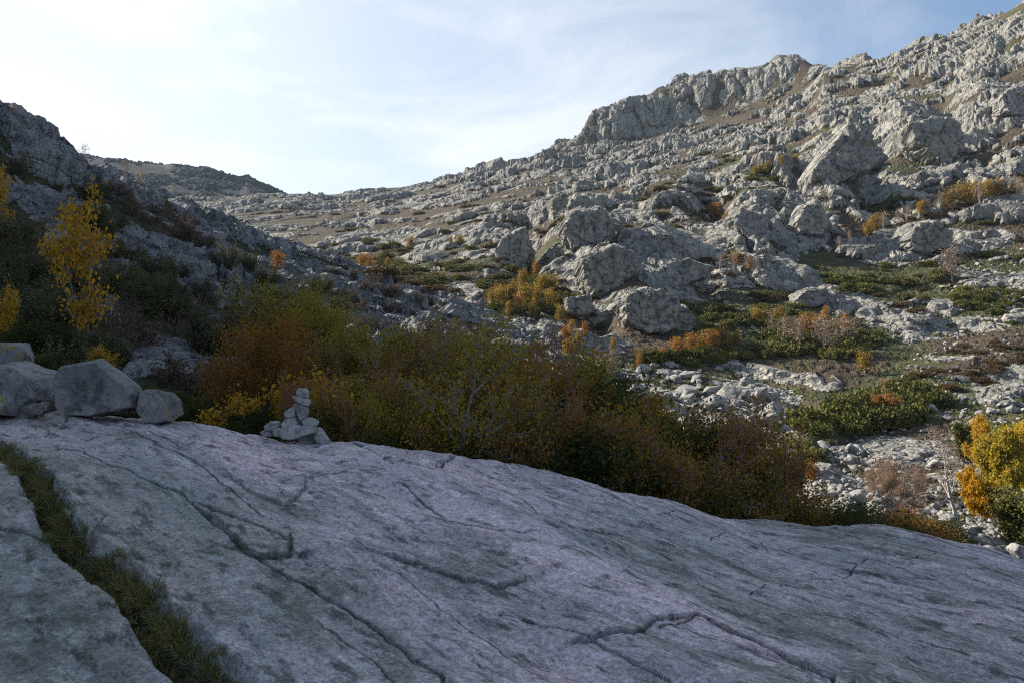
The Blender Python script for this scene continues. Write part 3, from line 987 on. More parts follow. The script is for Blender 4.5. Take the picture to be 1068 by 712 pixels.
def grow(segs, anch, rs, p, d, L, r, lev, spec):
    n = spec['seg'][lev]
    st = L / n
    for i in range(n):
        d = d + rs.normal(0, spec['jit'][lev], 3) + np.array([0, 0, spec['up'][lev]])
        d /= np.linalg.norm(d)
        q = p + d * st
        ra, rb = r * (1 - 0.8 * i / n), r * (1 - 0.8 * (i + 1) / n)
        segs.append((tuple(p), tuple(q), max(ra, spec['rmin']), max(rb, spec['rmin'])))
        f = (i + 1) / n
        if lev < spec['max'] and f > spec['bare'][lev]:
            for c in range(spec['kids'][lev] if rs.random() < spec.get('pk', 0.9) else 0):
                ax = rs.normal(0, 1, 3)
                ax -= ax.dot(d) * d
                ax /= np.linalg.norm(ax) + 1e-9
                a = math.radians(rs.uniform(*spec['ang']))
                cd = d * math.cos(a) + ax * math.sin(a)
                grow(segs, anch, rs, q, cd, L * spec['ratio'] * rs.uniform(0.6, 1.1) * (1.15 - 0.6 * f), rb * 0.62, lev + 1, spec)
        if lev >= spec['leaf']:
            anch.append(q)
            if rs.random() < 0.5:
                anch.append((p + q) / 2)
        p = q


def plant(kind, seed, spec, stems, height, spread_deg, radius, per, lspread, lsize, leaf, bark, lean=0.0, sides=4):
    """-> (wood mesh, leaf mesh), standing on z = 0, about `height` tall."""
    rs = np.random.default_rng(seed)
    segs, anch = [], []
    for s in range(stems):
        az = 2 * math.pi * (s + rs.uniform(-0.3, 0.3)) / max(stems, 1)
        tl = math.radians(rs.uniform(*spread_deg))
        d = np.array([math.cos(az) * math.sin(tl) + lean, math.sin(az) * math.sin(tl), math.cos(tl)])
        b = np.array([math.cos(az), math.sin(az), 0]) * radius * (1.5 if stems > 1 else 0) + np.array([0, 0, -0.25])
        grow(segs, anch, rs, b, d / np.linalg.norm(d), height * rs.uniform(0.75, 1.05) + 0.25, radius * rs.uniform(0.7, 1.1), 0, spec)
    zmax = max(max(s[1][2] for s in segs), 0.1)
    k = height / zmax
    V, Fc = tubes(segs, sides)
    wood = mesh_from(kind + '_wood', V * k, Fc, bark)
    lm = None
    if per:
        V, Fc = leaves(np.array(anch) * k, per, lspread, lsize, rs)
        lm = mesh_from(kind + '_leaves', V, Fc, leaf)
    return wood, lm


SHRUB = dict(seg=[7, 5, 4], jit=[0.10, 0.16, 0.2], up=[0.05, 0.06, 0.03], bare=[0.2, 0.15, 0], kids=[2, 2, 0], ang=(25, 60), ratio=0.5, leaf=1, max=2, rmin=0.004)
BIRCH = dict(seg=[10, 5, 4], jit=[0.05, 0.14, 0.2], up=[0.06, 0.07, 0.0], bare=[0.22, 0.1, 0], kids=[2, 1, 0], ang=(30, 70), ratio=0.34, leaf=1, max=2, rmin=0.006, pk=0.8)
TREE = dict(seg=[9, 5, 4], jit=[0.06, 0.14, 0.2], up=[0.06, 0.08, 0.0], bare=[0.28, 0.15, 0], kids=[3, 2, 0], ang=(30, 65), ratio=0.42, leaf=1, max=2, rmin=0.006)
BARE = dict(seg=[8, 6, 5, 4], jit=[0.08, 0.13, 0.16, 0.2], up=[0.05, 0.06, 0.05, 0.03], bare=[0.15, 0.2, 0.2, 0], kids=[2, 2, 1, 0], ang=(20, 50), ratio=0.52, leaf=2, max=3, rmin=0.005)
SMALL = dict(seg=[6, 3], jit=[0.08, 0.2], up=[0.05, 0.05], bare=[0.25, 0], kids=[4, 0], ang=(30, 70), ratio=0.4, leaf=1, max=1, rmin=0.012)

PROTO = {
    'olive': [plant('olive_shrub', 1, SHRUB, 8, 4.0, (5, 34), 0.035, 5, 0.17, 0.07, L_OLIVE, B_GREY),
              plant('olive_shrub', 2, SHRUB, 7, 4.0, (5, 30), 0.035, 5, 0.17, 0.07, L_OLIVE, B_GREY)],
    'mix': [plant('turning_shrub', 3, SHRUB, 8, 3.6, (8, 40), 0.03, 4, 0.14, 0.06, L_MIX, B_GREY),
            plant('turning_shrub', 4, SHRUB, 7, 3.6, (8, 38), 0.03, 4, 0.14, 0.06, L_MIX, B_GREY)],
    'amber': [plant('amber_shrub', 5, SHRUB, 7, 2.8, (8, 42), 0.028, 2, 0.16, 0.06, L_AMBER, B_BROWN)],
    'green': [plant('green_shrub', 6, SHRUB, 10, 2.6, (10, 50), 0.025, 7, 0.13, 0.055, L_GREEN, B_BROWN)],
    'bare': [plant('bare_shrub', 7, BARE, 6, 3.8, (8, 44), 0.04, 1, 0.08, 0.045, L_AMBER, B_GREY),
             plant('bare_shrub', 8, BARE, 5, 3.8, (10, 46), 0.04, 1, 0.08, 0.045, L_MIX, B_GREY)],
    'bare_tree': [plant('bare_tree', 9, BARE, 1, 4.4, (0, 4), 0.075, 1, 0.08, 0.05, L_OLIVE, B_GREY, 0.02, 6)],
    'gold': [plant('golden_birch', 10, BIRCH, 2, 4.0, (2, 8), 0.045, 3, 0.13, 0.12, L_GOLD, B_GREY, 0, 5)],
    'gold_bush': [plant('golden_bush', 12, SHRUB, 6, 1.6, (10, 40), 0.02, 1, 0.09, 0.07, L_GOLD, B_BROWN)],
    'sun_gold': [plant('golden_tree', 13, TREE, 3, 4.5, (3, 18), 0.06, 7, 0.16, 0.17, L_GOLD, B_BIRCH),
                 plant('golden_tree', 14, TREE, 2, 4.5, (3, 14), 0.06, 7, 0.16, 0.17, L_GOLD, B_BIRCH)],
    'sun_mix': [plant('half_green_tree', 15, TREE, 3, 4.5, (3, 18), 0.06, 8, 0.17, 0.17, leaf_mat('half_turned_leaves', [(0.20, 0.19, 0.03), (0.44, 0.32, 0.04), (0.58, 0.38, 0.045)], 0.45), B_BIRCH)],
    'sun_green': [plant('sunlit_green_bush', 16, SHRUB, 7, 2.6, (8, 45), 0.03, 8, 0.16, 0.15, L_JUNIPER, B_BROWN)],
    'birch': [plant('bare_birch', 17, TREE, 1, 5.6, (0, 3), 0.17, 2, 0.12, 0.07, L_TWIG, B_BIRCH, 0, 6)],
    'pale_bare': [plant('pale_bare_shrub', 18, BARE, 5, 3.2, (6, 38), 0.03, 1, 0.12, 0.06, L_TWIG, bark_mat('pale_bark', (0.33, 0.27, 0.24), (0.22, 0.18, 0.16)))],
    'far_gold': [plant('small_golden_birch', 20 + i, SMALL, 2, 3.4, (2, 14), 0.05, 8, 0.28, 0.2, L_FARGOLD, B_BIRCH, 0, 3) for i in range(2)],
    'far_orange': [plant('small_orange_birch', 24 + i, SMALL, 2, 3.0, (2, 16), 0.05, 7, 0.28, 0.19, L_ORANGE, B_BIRCH, 0, 3) for i in range(2)],
    'far_bare': [plant('small_bare_birch', 28 + i, SMALL, 1 + i, 4.0, (1, 8), 0.055, 4, 0.22, 0.15, L_TWIG, B_BIRCH, 0, 3) for i in range(2)],
}


def dome(kind, seed, n, size, leaf, hh=0.6):
    """A low leafy cushion about 2 m across: leaf faces spread through a lumpy dome."""
    rs = np.random.default_rng(seed)
    a = rs.uniform(0, 2 * np.pi, n)
    cz = rs.uniform(-0.05, 1, n)
    s = np.sqrt(1 - np.clip(cz, 0, 1) ** 2)
    x, y = np.cos(a) * s, np.sin(a) * s
    lump = 0.78 + 0.34 * fbm(x * 1.9 + seed, y * 1.9 + cz * 1.3, 3, seed)
    r = lump * rs.uniform(0.72, 1.04, n)
    A = np.stack([x * r, y * r, np.maximum(cz, -0.05) * r * hh], 1)
    V, Fc = leaves(A, 1, 0.03, size, rs, -0.6)
    return mesh_from(kind, V, Fc, leaf)


def bush(kind, seed, stems, height, spread, per, lspread, lsize, leaf, bark):
    """A small bush as one mesh: thin stems and tiny leaves."""
    rs = np.random.default_rng(seed)
    segs, anch = [], []
    sp = dict(seg=[5, 4], jit=[0.14, 0.22], up=[0.06, 0.06], bare=[0.1, 0], kids=[3, 0], ang=(20, 55), ratio=0.5, leaf=0, max=1, rmin=0.006)
    for s in range(stems):
        az, tl = rs.uniform(0, 6.283), math.radians(rs.uniform(*spread))
        d = np.array([math.cos(az) * math.sin(tl), math.sin(az) * math.sin(tl), math.cos(tl)])
        b = np.array([math.cos(az), math.sin(az), 0]) * rs.uniform(0, 0.35) + np.array([0, 0, -0.1])
        grow(segs, anch, rs, b, d, height * rs.uniform(0.55, 1.15), 0.014, 0, sp)
    V1, F1 = tubes(segs, 3)
    V2, F2 = leaves(anch, per, lspread, lsize, rs, -0.7)
    me = mesh_from(kind, np.concatenate([V1, V2]), np.concatenate([F1, F2 + len(V1)]), bark)
    me.materials.append(leaf)
    mi = np.zeros(len(F1) + len(F2), np.int32)
    mi[len(F1):] = 1
    me.polygons.foreach_set('material_index', mi)
    return me


MATS = {'juniper': [dome('juniper_mat', 40 + i, 1500, 0.13, L_JUNIPER) for i in range(3)],
        'heath': [dome('heath_clump', 45 + i, 1300, 0.12, L_HEATH, 0.45) for i in range(2)],
        'broom': [bush('broom_bush', 50 + i, 16, 1.0, (5, 60), 3, 0.07, 0.06, L_DARK, B_BROWN) for i in range(4)],
        'ling': [bush('heather_bush', 55 + i, 15, 0.8, (5, 65), 2, 0.06, 0.05, L_HEATH, B_GREY) for i in range(3)]}

PH = {k: max(v.co.z for v in p[0][0].vertices) for k, p in PROTO.items()}
_turn = {}


def put(kind, name, x, y, z, height, label, cat, group=None, wide=1.0, rz=None, wood='trunk', crown='crown'):
    n = _turn.get(kind, 0)
    _turn[kind] = n + 1
    w, l = PROTO[kind][n % len(PROTO[kind])]
    s = height / PH[kind]
    e = empty(name, (x, y, z), random.uniform(0, 6.28) if rz is None else rz, (s * wide, s * wide, s))
    mobj(wood, w, e)
    if l:
        mobj(crown, l, e)
    return tag(e, label, cat, group)


def at(kind, name, px, d, ytop, label, cat, group=None, wide=1.0, rz=None, wood='stems', crown='foliage'):
    """Stand a plant d metres out on the line of sight px, its top where the photograph has it."""
    x = (px - CX) / F * d
    z = drop(x, d)
    h = max(0.5, (CY - ytop) / F * d - z)
    return put(kind, name, x, d, z - 0.05, h, label, cat, group, wide, rz, wood, crown)


def stand(kind, name, px, py, ptop, label, cat, group=None, wide=1.0, dmin=20, wood='trunk', crown='crown'):
    p = hit(px, py, dmin=dmin)
    if p is None:
        return None
    if kind.startswith('far'):
        wide *= random.uniform(0.75, 1.6)
    return put(kind, name, p.x, p.y, p.z - 0.1, max(0.6, (py - ptop) / F * p.y), label, cat, group, wide, None, wood, crown)


# ------------------------------------------------------------------ rocks
_ico = {}


def ico(sub):
    if sub not in _ico:
        bm = bmesh.new()
        bmesh.ops.create_icosphere(bm, subdivisions=sub, radius=1.0)
        bm.verts.ensure_lookup_table()
        _ico[sub] = (np.array([v.co[:] for v in bm.verts]), np.array([[v.index for v in f.verts] for f in bm.faces]))
        bm.free()
    return _ico[sub]


def hull_rock(name, pts, sub, mat, seed, sharp=16, rough=0.05, flat=True, cell=None, cam=1.0):
    """A stone: the convex body of pts with worn edges and a broken surface, centred on its middle."""
    pts = np.asarray(pts, float)
    bm = bmesh.new()
    for p in pts:
        bm.verts.new(p)
    bmesh.ops.convex_hull(bm, input=bm.verts[:])
    c = (pts.max(0) + pts.min(0)) / 2
    bm.normal_update()
    Nn, Dd = [], []
    for f in bm.faces:
        n = np.array(f.normal[:])
        d = n.dot(np.array(f.verts[0].co[:]) - c)
        if d < 0:
            n, d = -n, -d
        Nn.append(n)
        Dd.append(max(d, 1e-4))
    bm.free()
    Nn, Dd = np.array(Nn), np.array(Dd)
    ext = (pts.max(0) - pts.min(0)) / 2
    dirs, faces = ico(sub)
    dirs = dirs * ext
    dirs = dirs / np.linalg.norm(dirs, axis=1)[:, None]
    keep = []
    for i in range(len(Nn)):
        if all(Nn[i].dot(Nn[j]) < 0.965 for j in keep):
            keep.append(i)
    q = np.clip(dirs @ Nn[keep].T, 0, None) / Dd[keep]
    r = (q ** (2 * sharp)).sum(1) ** (-0.5 / sharp)
    s = float(ext.mean())
    P = dirs * r[:, None]
    n1 = fbm(P[:, 0] / s * 1.4 + seed * 3.1, P[:, 2] / s * 1.4 + P[:, 1] / s * 0.9, 5, seed % 900)
    P = P * (1 + rough * n1)[:, None]
    if cell:
        for k, (cc, am) in enumerate(((cell, 0.5), (cell * 0.42, 0.55), (cell * 0.17, 0.6))):
            P = P + dirs * (am * cam * blocks(P[:, 0] * 1.2 + P[:, 1] * 0.5, P[:, 2] * 0.75 + P[:, 1] * 0.6, cc, seed + k * 7, soft=0.24))[:, None]
    return mesh_from(name, P, faces, mat, not flat), c


def traced_stone(name, outline, d, thick, sub, mat, seed, label, cat, group=None, dz=0.0, face=0.84, **kw):
    """A stone with the outline it shows in the photograph, d metres out, thick metres deep."""
    o = np.array([((x - CX) / F * d, d, (CY - y) / F * d + dz) for x, y in outline])
    c = o.mean(0)
    pts = []
    rs = np.random.default_rng(seed)
    w, h = o[:, 0].max() - o[:, 0].min(), o[:, 2].max() - o[:, 2].min()
    for dy, sc in ((-0.5, face), (-0.12, 1.0), (0.5, 0.75)):
        q = c + (o - c) * sc
        if sc < 1:                           # front and back are flat breaks, a little askew
            q = q + np.array([rs.uniform(-0.05, 0.05) * w, 0, rs.uniform(-0.02, 0.05) * h])
        ta, tb = rs.uniform(-0.5, 0.5, 2) * (0.35 if sc < 1 else 0.0)
        q[:, 1] = d + dy * thick * (1 + ta * (q[:, 0] - c[0]) / w + (tb - 0.35 * (dy < -0.3)) * (q[:, 2] - c[2]) / h)
        pts.append(q)
    me, c = hull_rock(name, np.concatenate(pts), sub, mat, seed, **kw)
    ob = mobj(name, me)
    ob.location = c
    return tag(ob, label, cat, group)


def slab_shift(px, py):
    """Depth of the slab seen at px, py."""
    for k in range(60):
        p = hit(px, py + k * 0.7, ('rock_slab',))
        if p:
            return p.y


# boulders on the crest of the slab at the left
D0 = slab_shift(110, 438)
traced_stone('boulder', [(65, 393), (68, 384), (84, 378), (110, 375), (118, 382), (126, 392), (146, 401), (150, 408), (151, 424), (126, 430), (106, 434), (79, 433), (70, 425)],
             D0 + 0.12, 0.5, 6, M_BOULDER, 3, 'large angular grey boulder with yellow lichen on the slab crest', 'boulder', sharp=34, rough=0.02, cell=0.5, cam=0.12, face=0.9)
traced_stone('boulder', [(148, 410), (155, 405), (168, 406), (180, 420), (184, 438), (172, 442), (156, 437), (149, 428)], D0 + 0.1, 0.5, 5, M_BOULDER, 4,
             'smaller grey boulder leaning on the right side of the large lichen boulder', 'boulder', sharp=34, cell=0.3, cam=0.18, rough=0.03, face=0.86)
traced_stone('boulder', [(-4, 381), (12, 380), (36, 387), (58, 394), (63, 404), (60, 418), (36, 428), (8, 428), (-6, 410)], D0 + 0.9, 0.9, 5, M_BOULDER, 5,
             'low sloping grey boulder with a mossy front between its neighbours', 'boulder', sharp=34, cell=0.3, cam=0.18, rough=0.03, face=0.86)
traced_stone('boulder', [(-34, 398), (-18, 386), (4, 386), (16, 402), (24, 424), (20, 432), (-30, 434)], D0 - 0.1, 0.7, 5, M_BOULDER, 6,
             'rounded grey boulder cut by the left edge of the photo', 'boulder', sharp=34, cell=0.3, cam=0.18, rough=0.03, face=0.86)
traced_stone('boulder', [(-20, 362), (4, 357), (24, 360), (29, 372), (28, 386), (-20, 392)], D0 + 1.8, 0.7, 5, M_BOULDER, 7,
             'blocky grey boulder standing behind the low sloping one', 'boulder', sharp=34, cell=0.3, cam=0.18, rough=0.03, face=0.86)
traced_stone('stone', [(38, 424), (46, 418), (54, 420), (53, 429), (44, 433), (38, 431)], D0 - 0.1, 0.16, 4, M_BOULDER, 8,
             'small pale stone lying before the low sloping boulder', 'stone', sharp=34, cell=0.3, cam=0.18, rough=0.03, face=0.86)
traced_stone('stone', [(16, 424), (34, 421), (44, 428), (40, 434), (14, 434)], D0 + 0.05, 0.3, 4, M_BOULDER, 9,
             'flat grey stone wedged beside the rounded boulder', 'stone', sharp=34, cell=0.3, cam=0.18, rough=0.03, face=0.86)

# the cairn, stone by stone
ZX, ZY, ZK = 260.0, 390.0, 8.38
CAIRN = [
    ([(105, 500), (130, 485), (200, 490), (215, 538), (120, 540)], 0.02, 0.12, 'small dark footing stone at the far left of the cairn'),
    ([(135, 450), (190, 412), (265, 420), (275, 455), (230, 490), (150, 492)], 0.0, 0.14, 'whitish rounded stone low on the left of the cairn'),
    ([(205, 485), (270, 465), (335, 485), (300, 540), (225, 545)], -0.05, 0.13, 'grey wedge stone between the whitish stone and the big base slab'),
    ([(275, 500), (340, 455), (470, 446), (606, 458), (594, 505), (470, 545), (380, 572), (300, 560)], -0.02, 0.3, 'big tilted base slab carrying the cairn'),
    ([(586, 470), (612, 452), (706, 592), (684, 616), (600, 604), (572, 560)], 0.0, 0.2, 'slab leaning down the right side of the cairn'),
    ([(450, 550), (590, 510), (604, 590), (540, 608), (455, 592)], 0.10, 0.2, 'brownish stone in the gap below the base slab'),
    ([(672, 600), (715, 580), (757, 618), (742, 640), (690, 634)], -0.05, 0.1, 'little stone at the right foot of the cairn'),
    ([(292, 432), (310, 398), (360, 372), (418, 362), (444, 410), (432, 452), (350, 466), (300, 458)], 0.0, 0.2, 'broad grey stone at the middle left of the cairn'),
    ([(468, 415), (510, 376), (572, 398), (604, 437), (582, 462), (490, 456)], -0.02, 0.2, 'stone on the right shoulder of the cairn above the leaning slab'),
    ([(313, 330), (345, 303), (400, 288), (414, 330), (417, 368), (360, 380), (320, 367)], 0.0, 0.16, 'pale block on the left shoulder of the cairn'),
    ([(440, 290), (482, 256), (517, 288), (523, 340), (500, 390), (456, 410), (428, 352), (426, 310)], -0.02, 0.18, 'tall rounded stone in the upper right of the cairn'),
    ([(393, 260), (430, 240), (474, 250), (456, 288), (418, 316), (396, 290)], 0.02, 0.14, 'small pale stone under the brim stone of the cairn'),
    ([(383, 192), (420, 186), (500, 206), (541, 240), (532, 262), (480, 252), (400, 218)], 0.0, 0.2, 'flat brim stone second from the top of the cairn'),
    ([(418, 140), (440, 121), (500, 124), (522, 150), (517, 204), (440, 196), (416, 165)], 0.0, 0.13, 'rounded cap stone on the very top of the cairn')]
DC = slab_shift(ZX + 450 / ZK, ZY + 575 / ZK)
for i, (ol, dd, th, lb) in enumerate(CAIRN):
    mx, my = (sum(q[k] for q in ol) / len(ol) for k in (0, 1))
    traced_stone('cairn_stone', [(ZX + (mx + (x - mx) * 1.03) / ZK, ZY + (my + (y - my) * 1.03) / ZK) for x, y in ol], DC + dd, th, 4, M_CAIRN, 60 + i, lb, 'stone', 'stones of the cairn', sharp=34, rough=0.03, cell=0.1, cam=0.18, face=0.88)

# outcrops that stand out of the mountainside
OUT = [([(637, 322), (645, 309), (660, 302), (676, 302), (696, 311), (704, 325), (699, 346), (669, 353), (648, 342)], 'great rounded pale boulder at the foot of the crags'),
       ([(694, 316), (712, 319), (724, 339), (716, 348), (698, 348)], 'narrow pale outcrop touching the right side of the great rounded boulder'),
       ([(669, 293), (689, 278), (723, 273), (743, 278), (736, 292), (712, 300), (692, 303)], 'long pale outcrop just above the great rounded boulder'),
       ([(586, 235), (598, 221), (625, 217), (637, 231), (638, 255), (615, 267), (595, 262), (582, 248)], 'dark round-topped crag over the golden grove'),
       ([(598, 274), (638, 255), (659, 265), (661, 288), (642, 307), (615, 317), (598, 294)], 'broad grey crag between the dark crag and the great boulder'),
       ([(588, 313), (615, 309), (621, 325), (605, 336), (590, 331)], 'dark block at the lower left of the broad grey crag'),
       ([(755, 233), (766, 217), (793, 225), (802, 256), (783, 256), (764, 244)], 'pale leaning outcrop right of the shadowed gully'),
       ([(856, 167), (877, 136), (897, 148), (912, 166), (898, 184), (843, 210), (836, 190)], 'pale triangular slab high on the mountainside'),
       ([(820, 236), (834, 214), (850, 210), (862, 238), (848, 252), (826, 250)], 'pale pointed outcrop below the triangular slab'),
       ([(937, 136), (964, 127), (994, 135), (992, 162), (978, 190), (957, 160), (940, 153)], 'weathered crag with a dark cleft beside it, high on the right'),
       ([(930, 262), (944, 234), (968, 232), (984, 246), (978, 262), (948, 270)], 'squat pale outcrop under the band of pale birches'),
       ([(824, 314), (838, 302), (858, 300), (866, 312), (850, 322), (826, 322)], 'flat pale outcrop amid the green shrubs of the bench'),
       ([(1035, 108), (1050, 96), (1080, 92), (1080, 124), (1052, 130), (1036, 122)], 'crag at the right edge of the photo under the summit slope'),
       ([(516, 262), (528, 246), (548, 238), (556, 262), (548, 286), (524, 284)], 'steep grey crag left of the golden grove')]
for i, (ol, lb) in enumerate(OUT):
    o = np.array(ol)
    p = hit(o[:, 0].mean(), o[:, 1].mean() * 0.5 + o[:, 1].max() * 0.5, ('mountain_terrain',), 30)
    w = (o[:, 0].max() - o[:, 0].min()) / F * p.y
    h = (o[:, 1].max() - o[:, 1].min()) / F * p.y
    traced_stone('outcrop', ol, p.y + (0.30 if o[:, 1].min() < 200 else 0.16) * w, 0.8 * min(w, 1.6 * h), 6, M_OUTCROP, 100 + i, lb, 'outcrop', sharp=24, rough=0.05, cam=1.0, cell=0.42 * min(w, h))


def rnd_rock(name, seed, sub, mat, squash=(0.6, 0.9), **kw):
    rs = np.random.default_rng(seed)
    p = rs.normal(0, 1, (13, 3))
    p /= np.linalg.norm(p, axis=1)[:, None]
    p *= rs.uniform(0.8, 1.0, (13, 1)) * np.array([1.0, rs.uniform(0.65, 0.95), rs.uniform(*squash)])
    return hull_rock(name, p, sub, mat, seed, **kw)[0]


ROCKS = [rnd_rock('loose_boulder', 140 + i, 3, M_SCREE, (0.4, 0.8), sharp=20, rough=0.10) for i in range(7)]


def scatter_px(cx, cy, rx, ry, sl, n, rs, minpx=0.0):
    out, tries = [], 0
    while len(out) < n and tries < n * 12:
        tries += 1
        a, r = rs.uniform(0, 2 * math.pi), math.sqrt(rs.uniform(0, 1))
        x = cx + rx * r * math.cos(a)
        y = cy + ry * r * math.sin(a) + sl * (x - cx)
        if not (-40 < x < 1110):
            continue
        if any(abs(x - q[0]) < minpx and abs(y - q[1]) < minpx * 0.6 for q in out):
            continue
        out.append((x, y))
    return out


rs = np.random.default_rng(77)
BZ = [(975, 545, 120, 26, 0.20, 80, (0.25, 0.85), 'pale grey boulder in the stony stream bed beyond the slab', 'boulders of the stream bed'),
      (900, 475, 80, 28, 0.05, 45, (0.3, 0.95), 'pale grey boulder in the sunlit scree above the stream bed', 'boulders of the lower scree'),
      (1020, 420, 60, 34, 0.0, 34, (0.4, 1.1), 'pale grey boulder among brown heath on the right-hand slope', 'boulders among the brown heath'),
      (740, 415, 80, 28, 0.25, 36, (0.8, 2.2), 'angular grey block of the jumbled rocks behind the dark thicket', 'jumbled blocks behind the thicket')]
for (cx, cy, rx, ry, sl, n, sz, lb, gr) in BZ:
    for (x, y) in scatter_px(cx, cy, rx, ry, sl, n, rs, 4):
        p = hit(x, y, ('mountain_terrain', 'left_hillside', 'rock_slab'), 25)
        if p is None:
            continue
        o = mobj('loose_boulder', ROCKS[rs.integers(len(ROCKS))])
        s = sz[0] + (sz[1] - sz[0]) * rs.random() ** 2.2
        o.scale = (s, s, s * rs.uniform(0.8, 1.2))
        o.rotation_euler = (rs.uniform(-0.4, 0.4), rs.uniform(-0.4, 0.4), rs.uniform(0, 6.3))
        o.location = (p.x, p.y, p.z + 0.12 * s)
        tag(o, lb, 'boulder', gr)
p = hit(1061, 574, ('mountain_terrain',), 14)
o = mobj('loose_boulder', rnd_rock('round_boulder', 171, 5, M_SCREE, (0.8, 0.9), sharp=8, rough=0.06))
o.scale = (0.42, 0.42, 0.42)
o.location = ((1062 - CX) / F * 24, 24, (CY - 575) / F * 24)
tag(o, 'rounded whitish boulder at the right edge just beyond the slab', 'boulder')

# small stones past counting: one object
SV, SF, nv = [], [], 0
low = [np.array([v.co[:] for v in m.vertices]) for m in [rnd_rock('pebble', 180 + i, 2, M_SCREE, (0.5, 0.8), sharp=18, rough=0.1) for i in range(4)]]
lf = ico(2)[1]
for (cx, cy, rx, ry, sl, n, smin, smax) in ((980, 540, 130, 34, 0.18, 800, 0.10, 0.34), (920, 480, 120, 36, 0.05, 420, 0.12, 0.4), (1010, 410, 80, 50, 0, 170, 0.16, 0.5),
                                            (745, 415, 95, 36, 0.2, 130, 0.3, 0.9), (940, 345, 130, 30, 0, 120, 0.25, 0.7), (1040, 290, 50, 40, 0, 120, 0.3, 0.9), (800, 300, 80, 50, 0, 160, 0.3, 0.9), (575, 345, 45, 14, 0.3, 120, 0.2, 0.7)):
    for (x, y) in scatter_px(cx, cy, rx, ry, sl, n, rs):
        p = hit(x, y, ('mountain_terrain', 'left_hillside', 'rock_slab'), 16)
        if p is None:
            continue
        s = smin + (smax - smin) * rs.random() ** 2.5
        M = np.array(Matrix.Rotation(rs.uniform(0, 6.3), 3, 'Z') @ Matrix.Rotation(rs.uniform(-0.6, 0.6), 3, 'X')) * s
        SV.append(low[rs.integers(4)] @ M.T + np.array([p.x, p.y, p.z + 0.1 * s]))
        SF.append(lf + nv)
        nv += len(SV[-1])
o = mobj('scree', mesh_from('scree', np.concatenate(SV), np.concatenate(SF), M_SCREE))
tag(o, 'small loose pale stones scattered over the slope and stream bed', 'scree', kind='stuff')

# ------------------------------------------------------------------ the thicket behind the slab
TH = 'shrubs of the thicket behind the slab'
LB = {'olive': ('olive_shrub', 'olive and yellow leafy shrub in the thicket right of the cairn'),
      'mix': ('turning_shrub', 'half-bare shrub of mixed green and rusty leaves in the thicket behind the slab'),
      'amber': ('amber_shrub', 'rusty orange shrub rising behind the cairn and boulders'),
      'green': ('green_shrub', 'low dark green shrub along the far edge of the slab'),
      'bare': ('bare_shrub', 'leafless grey branching shrub in front of the turning thicket')}
GROVE = [('olive', 345, 16.5, 345, 1.0), ('olive', 378, 17, 330, 1.0), ('olive', 412, 16.5, 336, 1.0), ('olive', 445, 17.5, 342, 1.0), ('olive', 360, 13.8, 385, 1.1), ('olive', 398, 13.2, 378, 1.1),
         ('olive', 435, 13.0, 392, 1.1), ('olive', 500, 15.5, 362, 1.0), ('olive', 478, 18, 350, 1.0), ('olive', 522, 13.4, 400, 1.0), ('olive', 330, 12.4, 405, 1.2),
         ('amber', 545, 17, 352, 0.9), ('amber', 574, 16, 366, 0.9), ('olive', 520, 17, 352, 0.9), ('olive', 596, 17, 372, 1.0), ('olive', 556, 13.4, 405, 1.1), ('mix', 590, 13.6, 410, 1.0),
         ('olive', 612, 16.5, 380, 0.9), ('green', 600, 14.8, 400, 1.2), ('green', 632, 15, 402, 1.2), ('green', 572, 12.8, 440, 1.2), ('green', 545, 12.4, 448, 1.2), ('mix', 640, 16, 395, 1.0), ('olive', 655, 14.4, 412, 0.8),
         ('mix', 622, 13.0, 440, 1.1), ('mix', 655, 13.2, 446, 1.0), ('olive', 680, 14.6, 415, 0.9), ('olive', 668, 16.5, 412, 0.9), ('mix', 705, 15.6, 418, 1.0), ('mix', 735, 16.2, 424, 1.0), ('mix', 700, 13.6, 462, 1.1),
         ('mix', 760, 16.5, 446, 0.9), ('mix', 735, 14.4, 472, 1.1), ('olive', 775, 17.0, 470, 0.9), ('mix', 770, 15.2, 490, 1.1), ('green', 800, 16.5, 500, 1.3), ('green', 828, 17.5, 508, 1.3), ('green', 858, 18.5, 520, 1.3), ('green', 785, 15.0, 516, 1.4),
         ('bare', 505, 13.0, 372, 1.0), ('bare', 560, 14.0, 385, 1.1), ('bare', 600, 12.8, 425, 1.1), ('bare', 660, 14.0, 415, 1.0), ('bare', 690, 13.4, 412, 1.1), ('bare', 718, 14.2, 414, 1.1), ('bare', 748, 14.8, 428, 1.1), ('bare', 780, 15.6, 462, 1.0), ('bare', 640, 13.2, 420, 1.0),
         ('bare', 452, 15.5, 320, 0.8), ('bare', 492, 15, 326, 0.8), ('bare', 540, 16, 338, 0.8), ('bare', 620, 16, 370, 0.8), ('bare', 700, 15, 400, 0.8), ('bare', 738, 15.5, 410, 0.8), ('bare', 360, 16, 335, 0.7), ('bare', 330, 12.0, 372, 0.9), ('bare', 425, 14.5, 345, 0.9), ('bare', 385, 15.5, 340, 0.9)]
for k, px, d, yt, w in GROVE:
    w *= random.uniform(0.68, 1.0)
    yt += random.uniform(-7, 10)
    at(k, LB[k][0], px, d, yt, LB[k][1], 'shrub', {'olive': 'olive shrubs of the thicket', 'mix': 'turning shrubs of the thicket', 'amber': 'rusty shrubs of the thicket', 'green': 'low green shrubs along the slab', 'bare': 'leafless shrubs of the thicket'}[k] if k != 'amber' else None or 'rusty shrubs of the thicket', w)
at('bare_tree', 'bare_tree', 470, 12.4, 322, 'slim leafless grey tree rising above the crest of the slab', 'tree', None, 1.1, 0.4, 'trunk', 'crown')
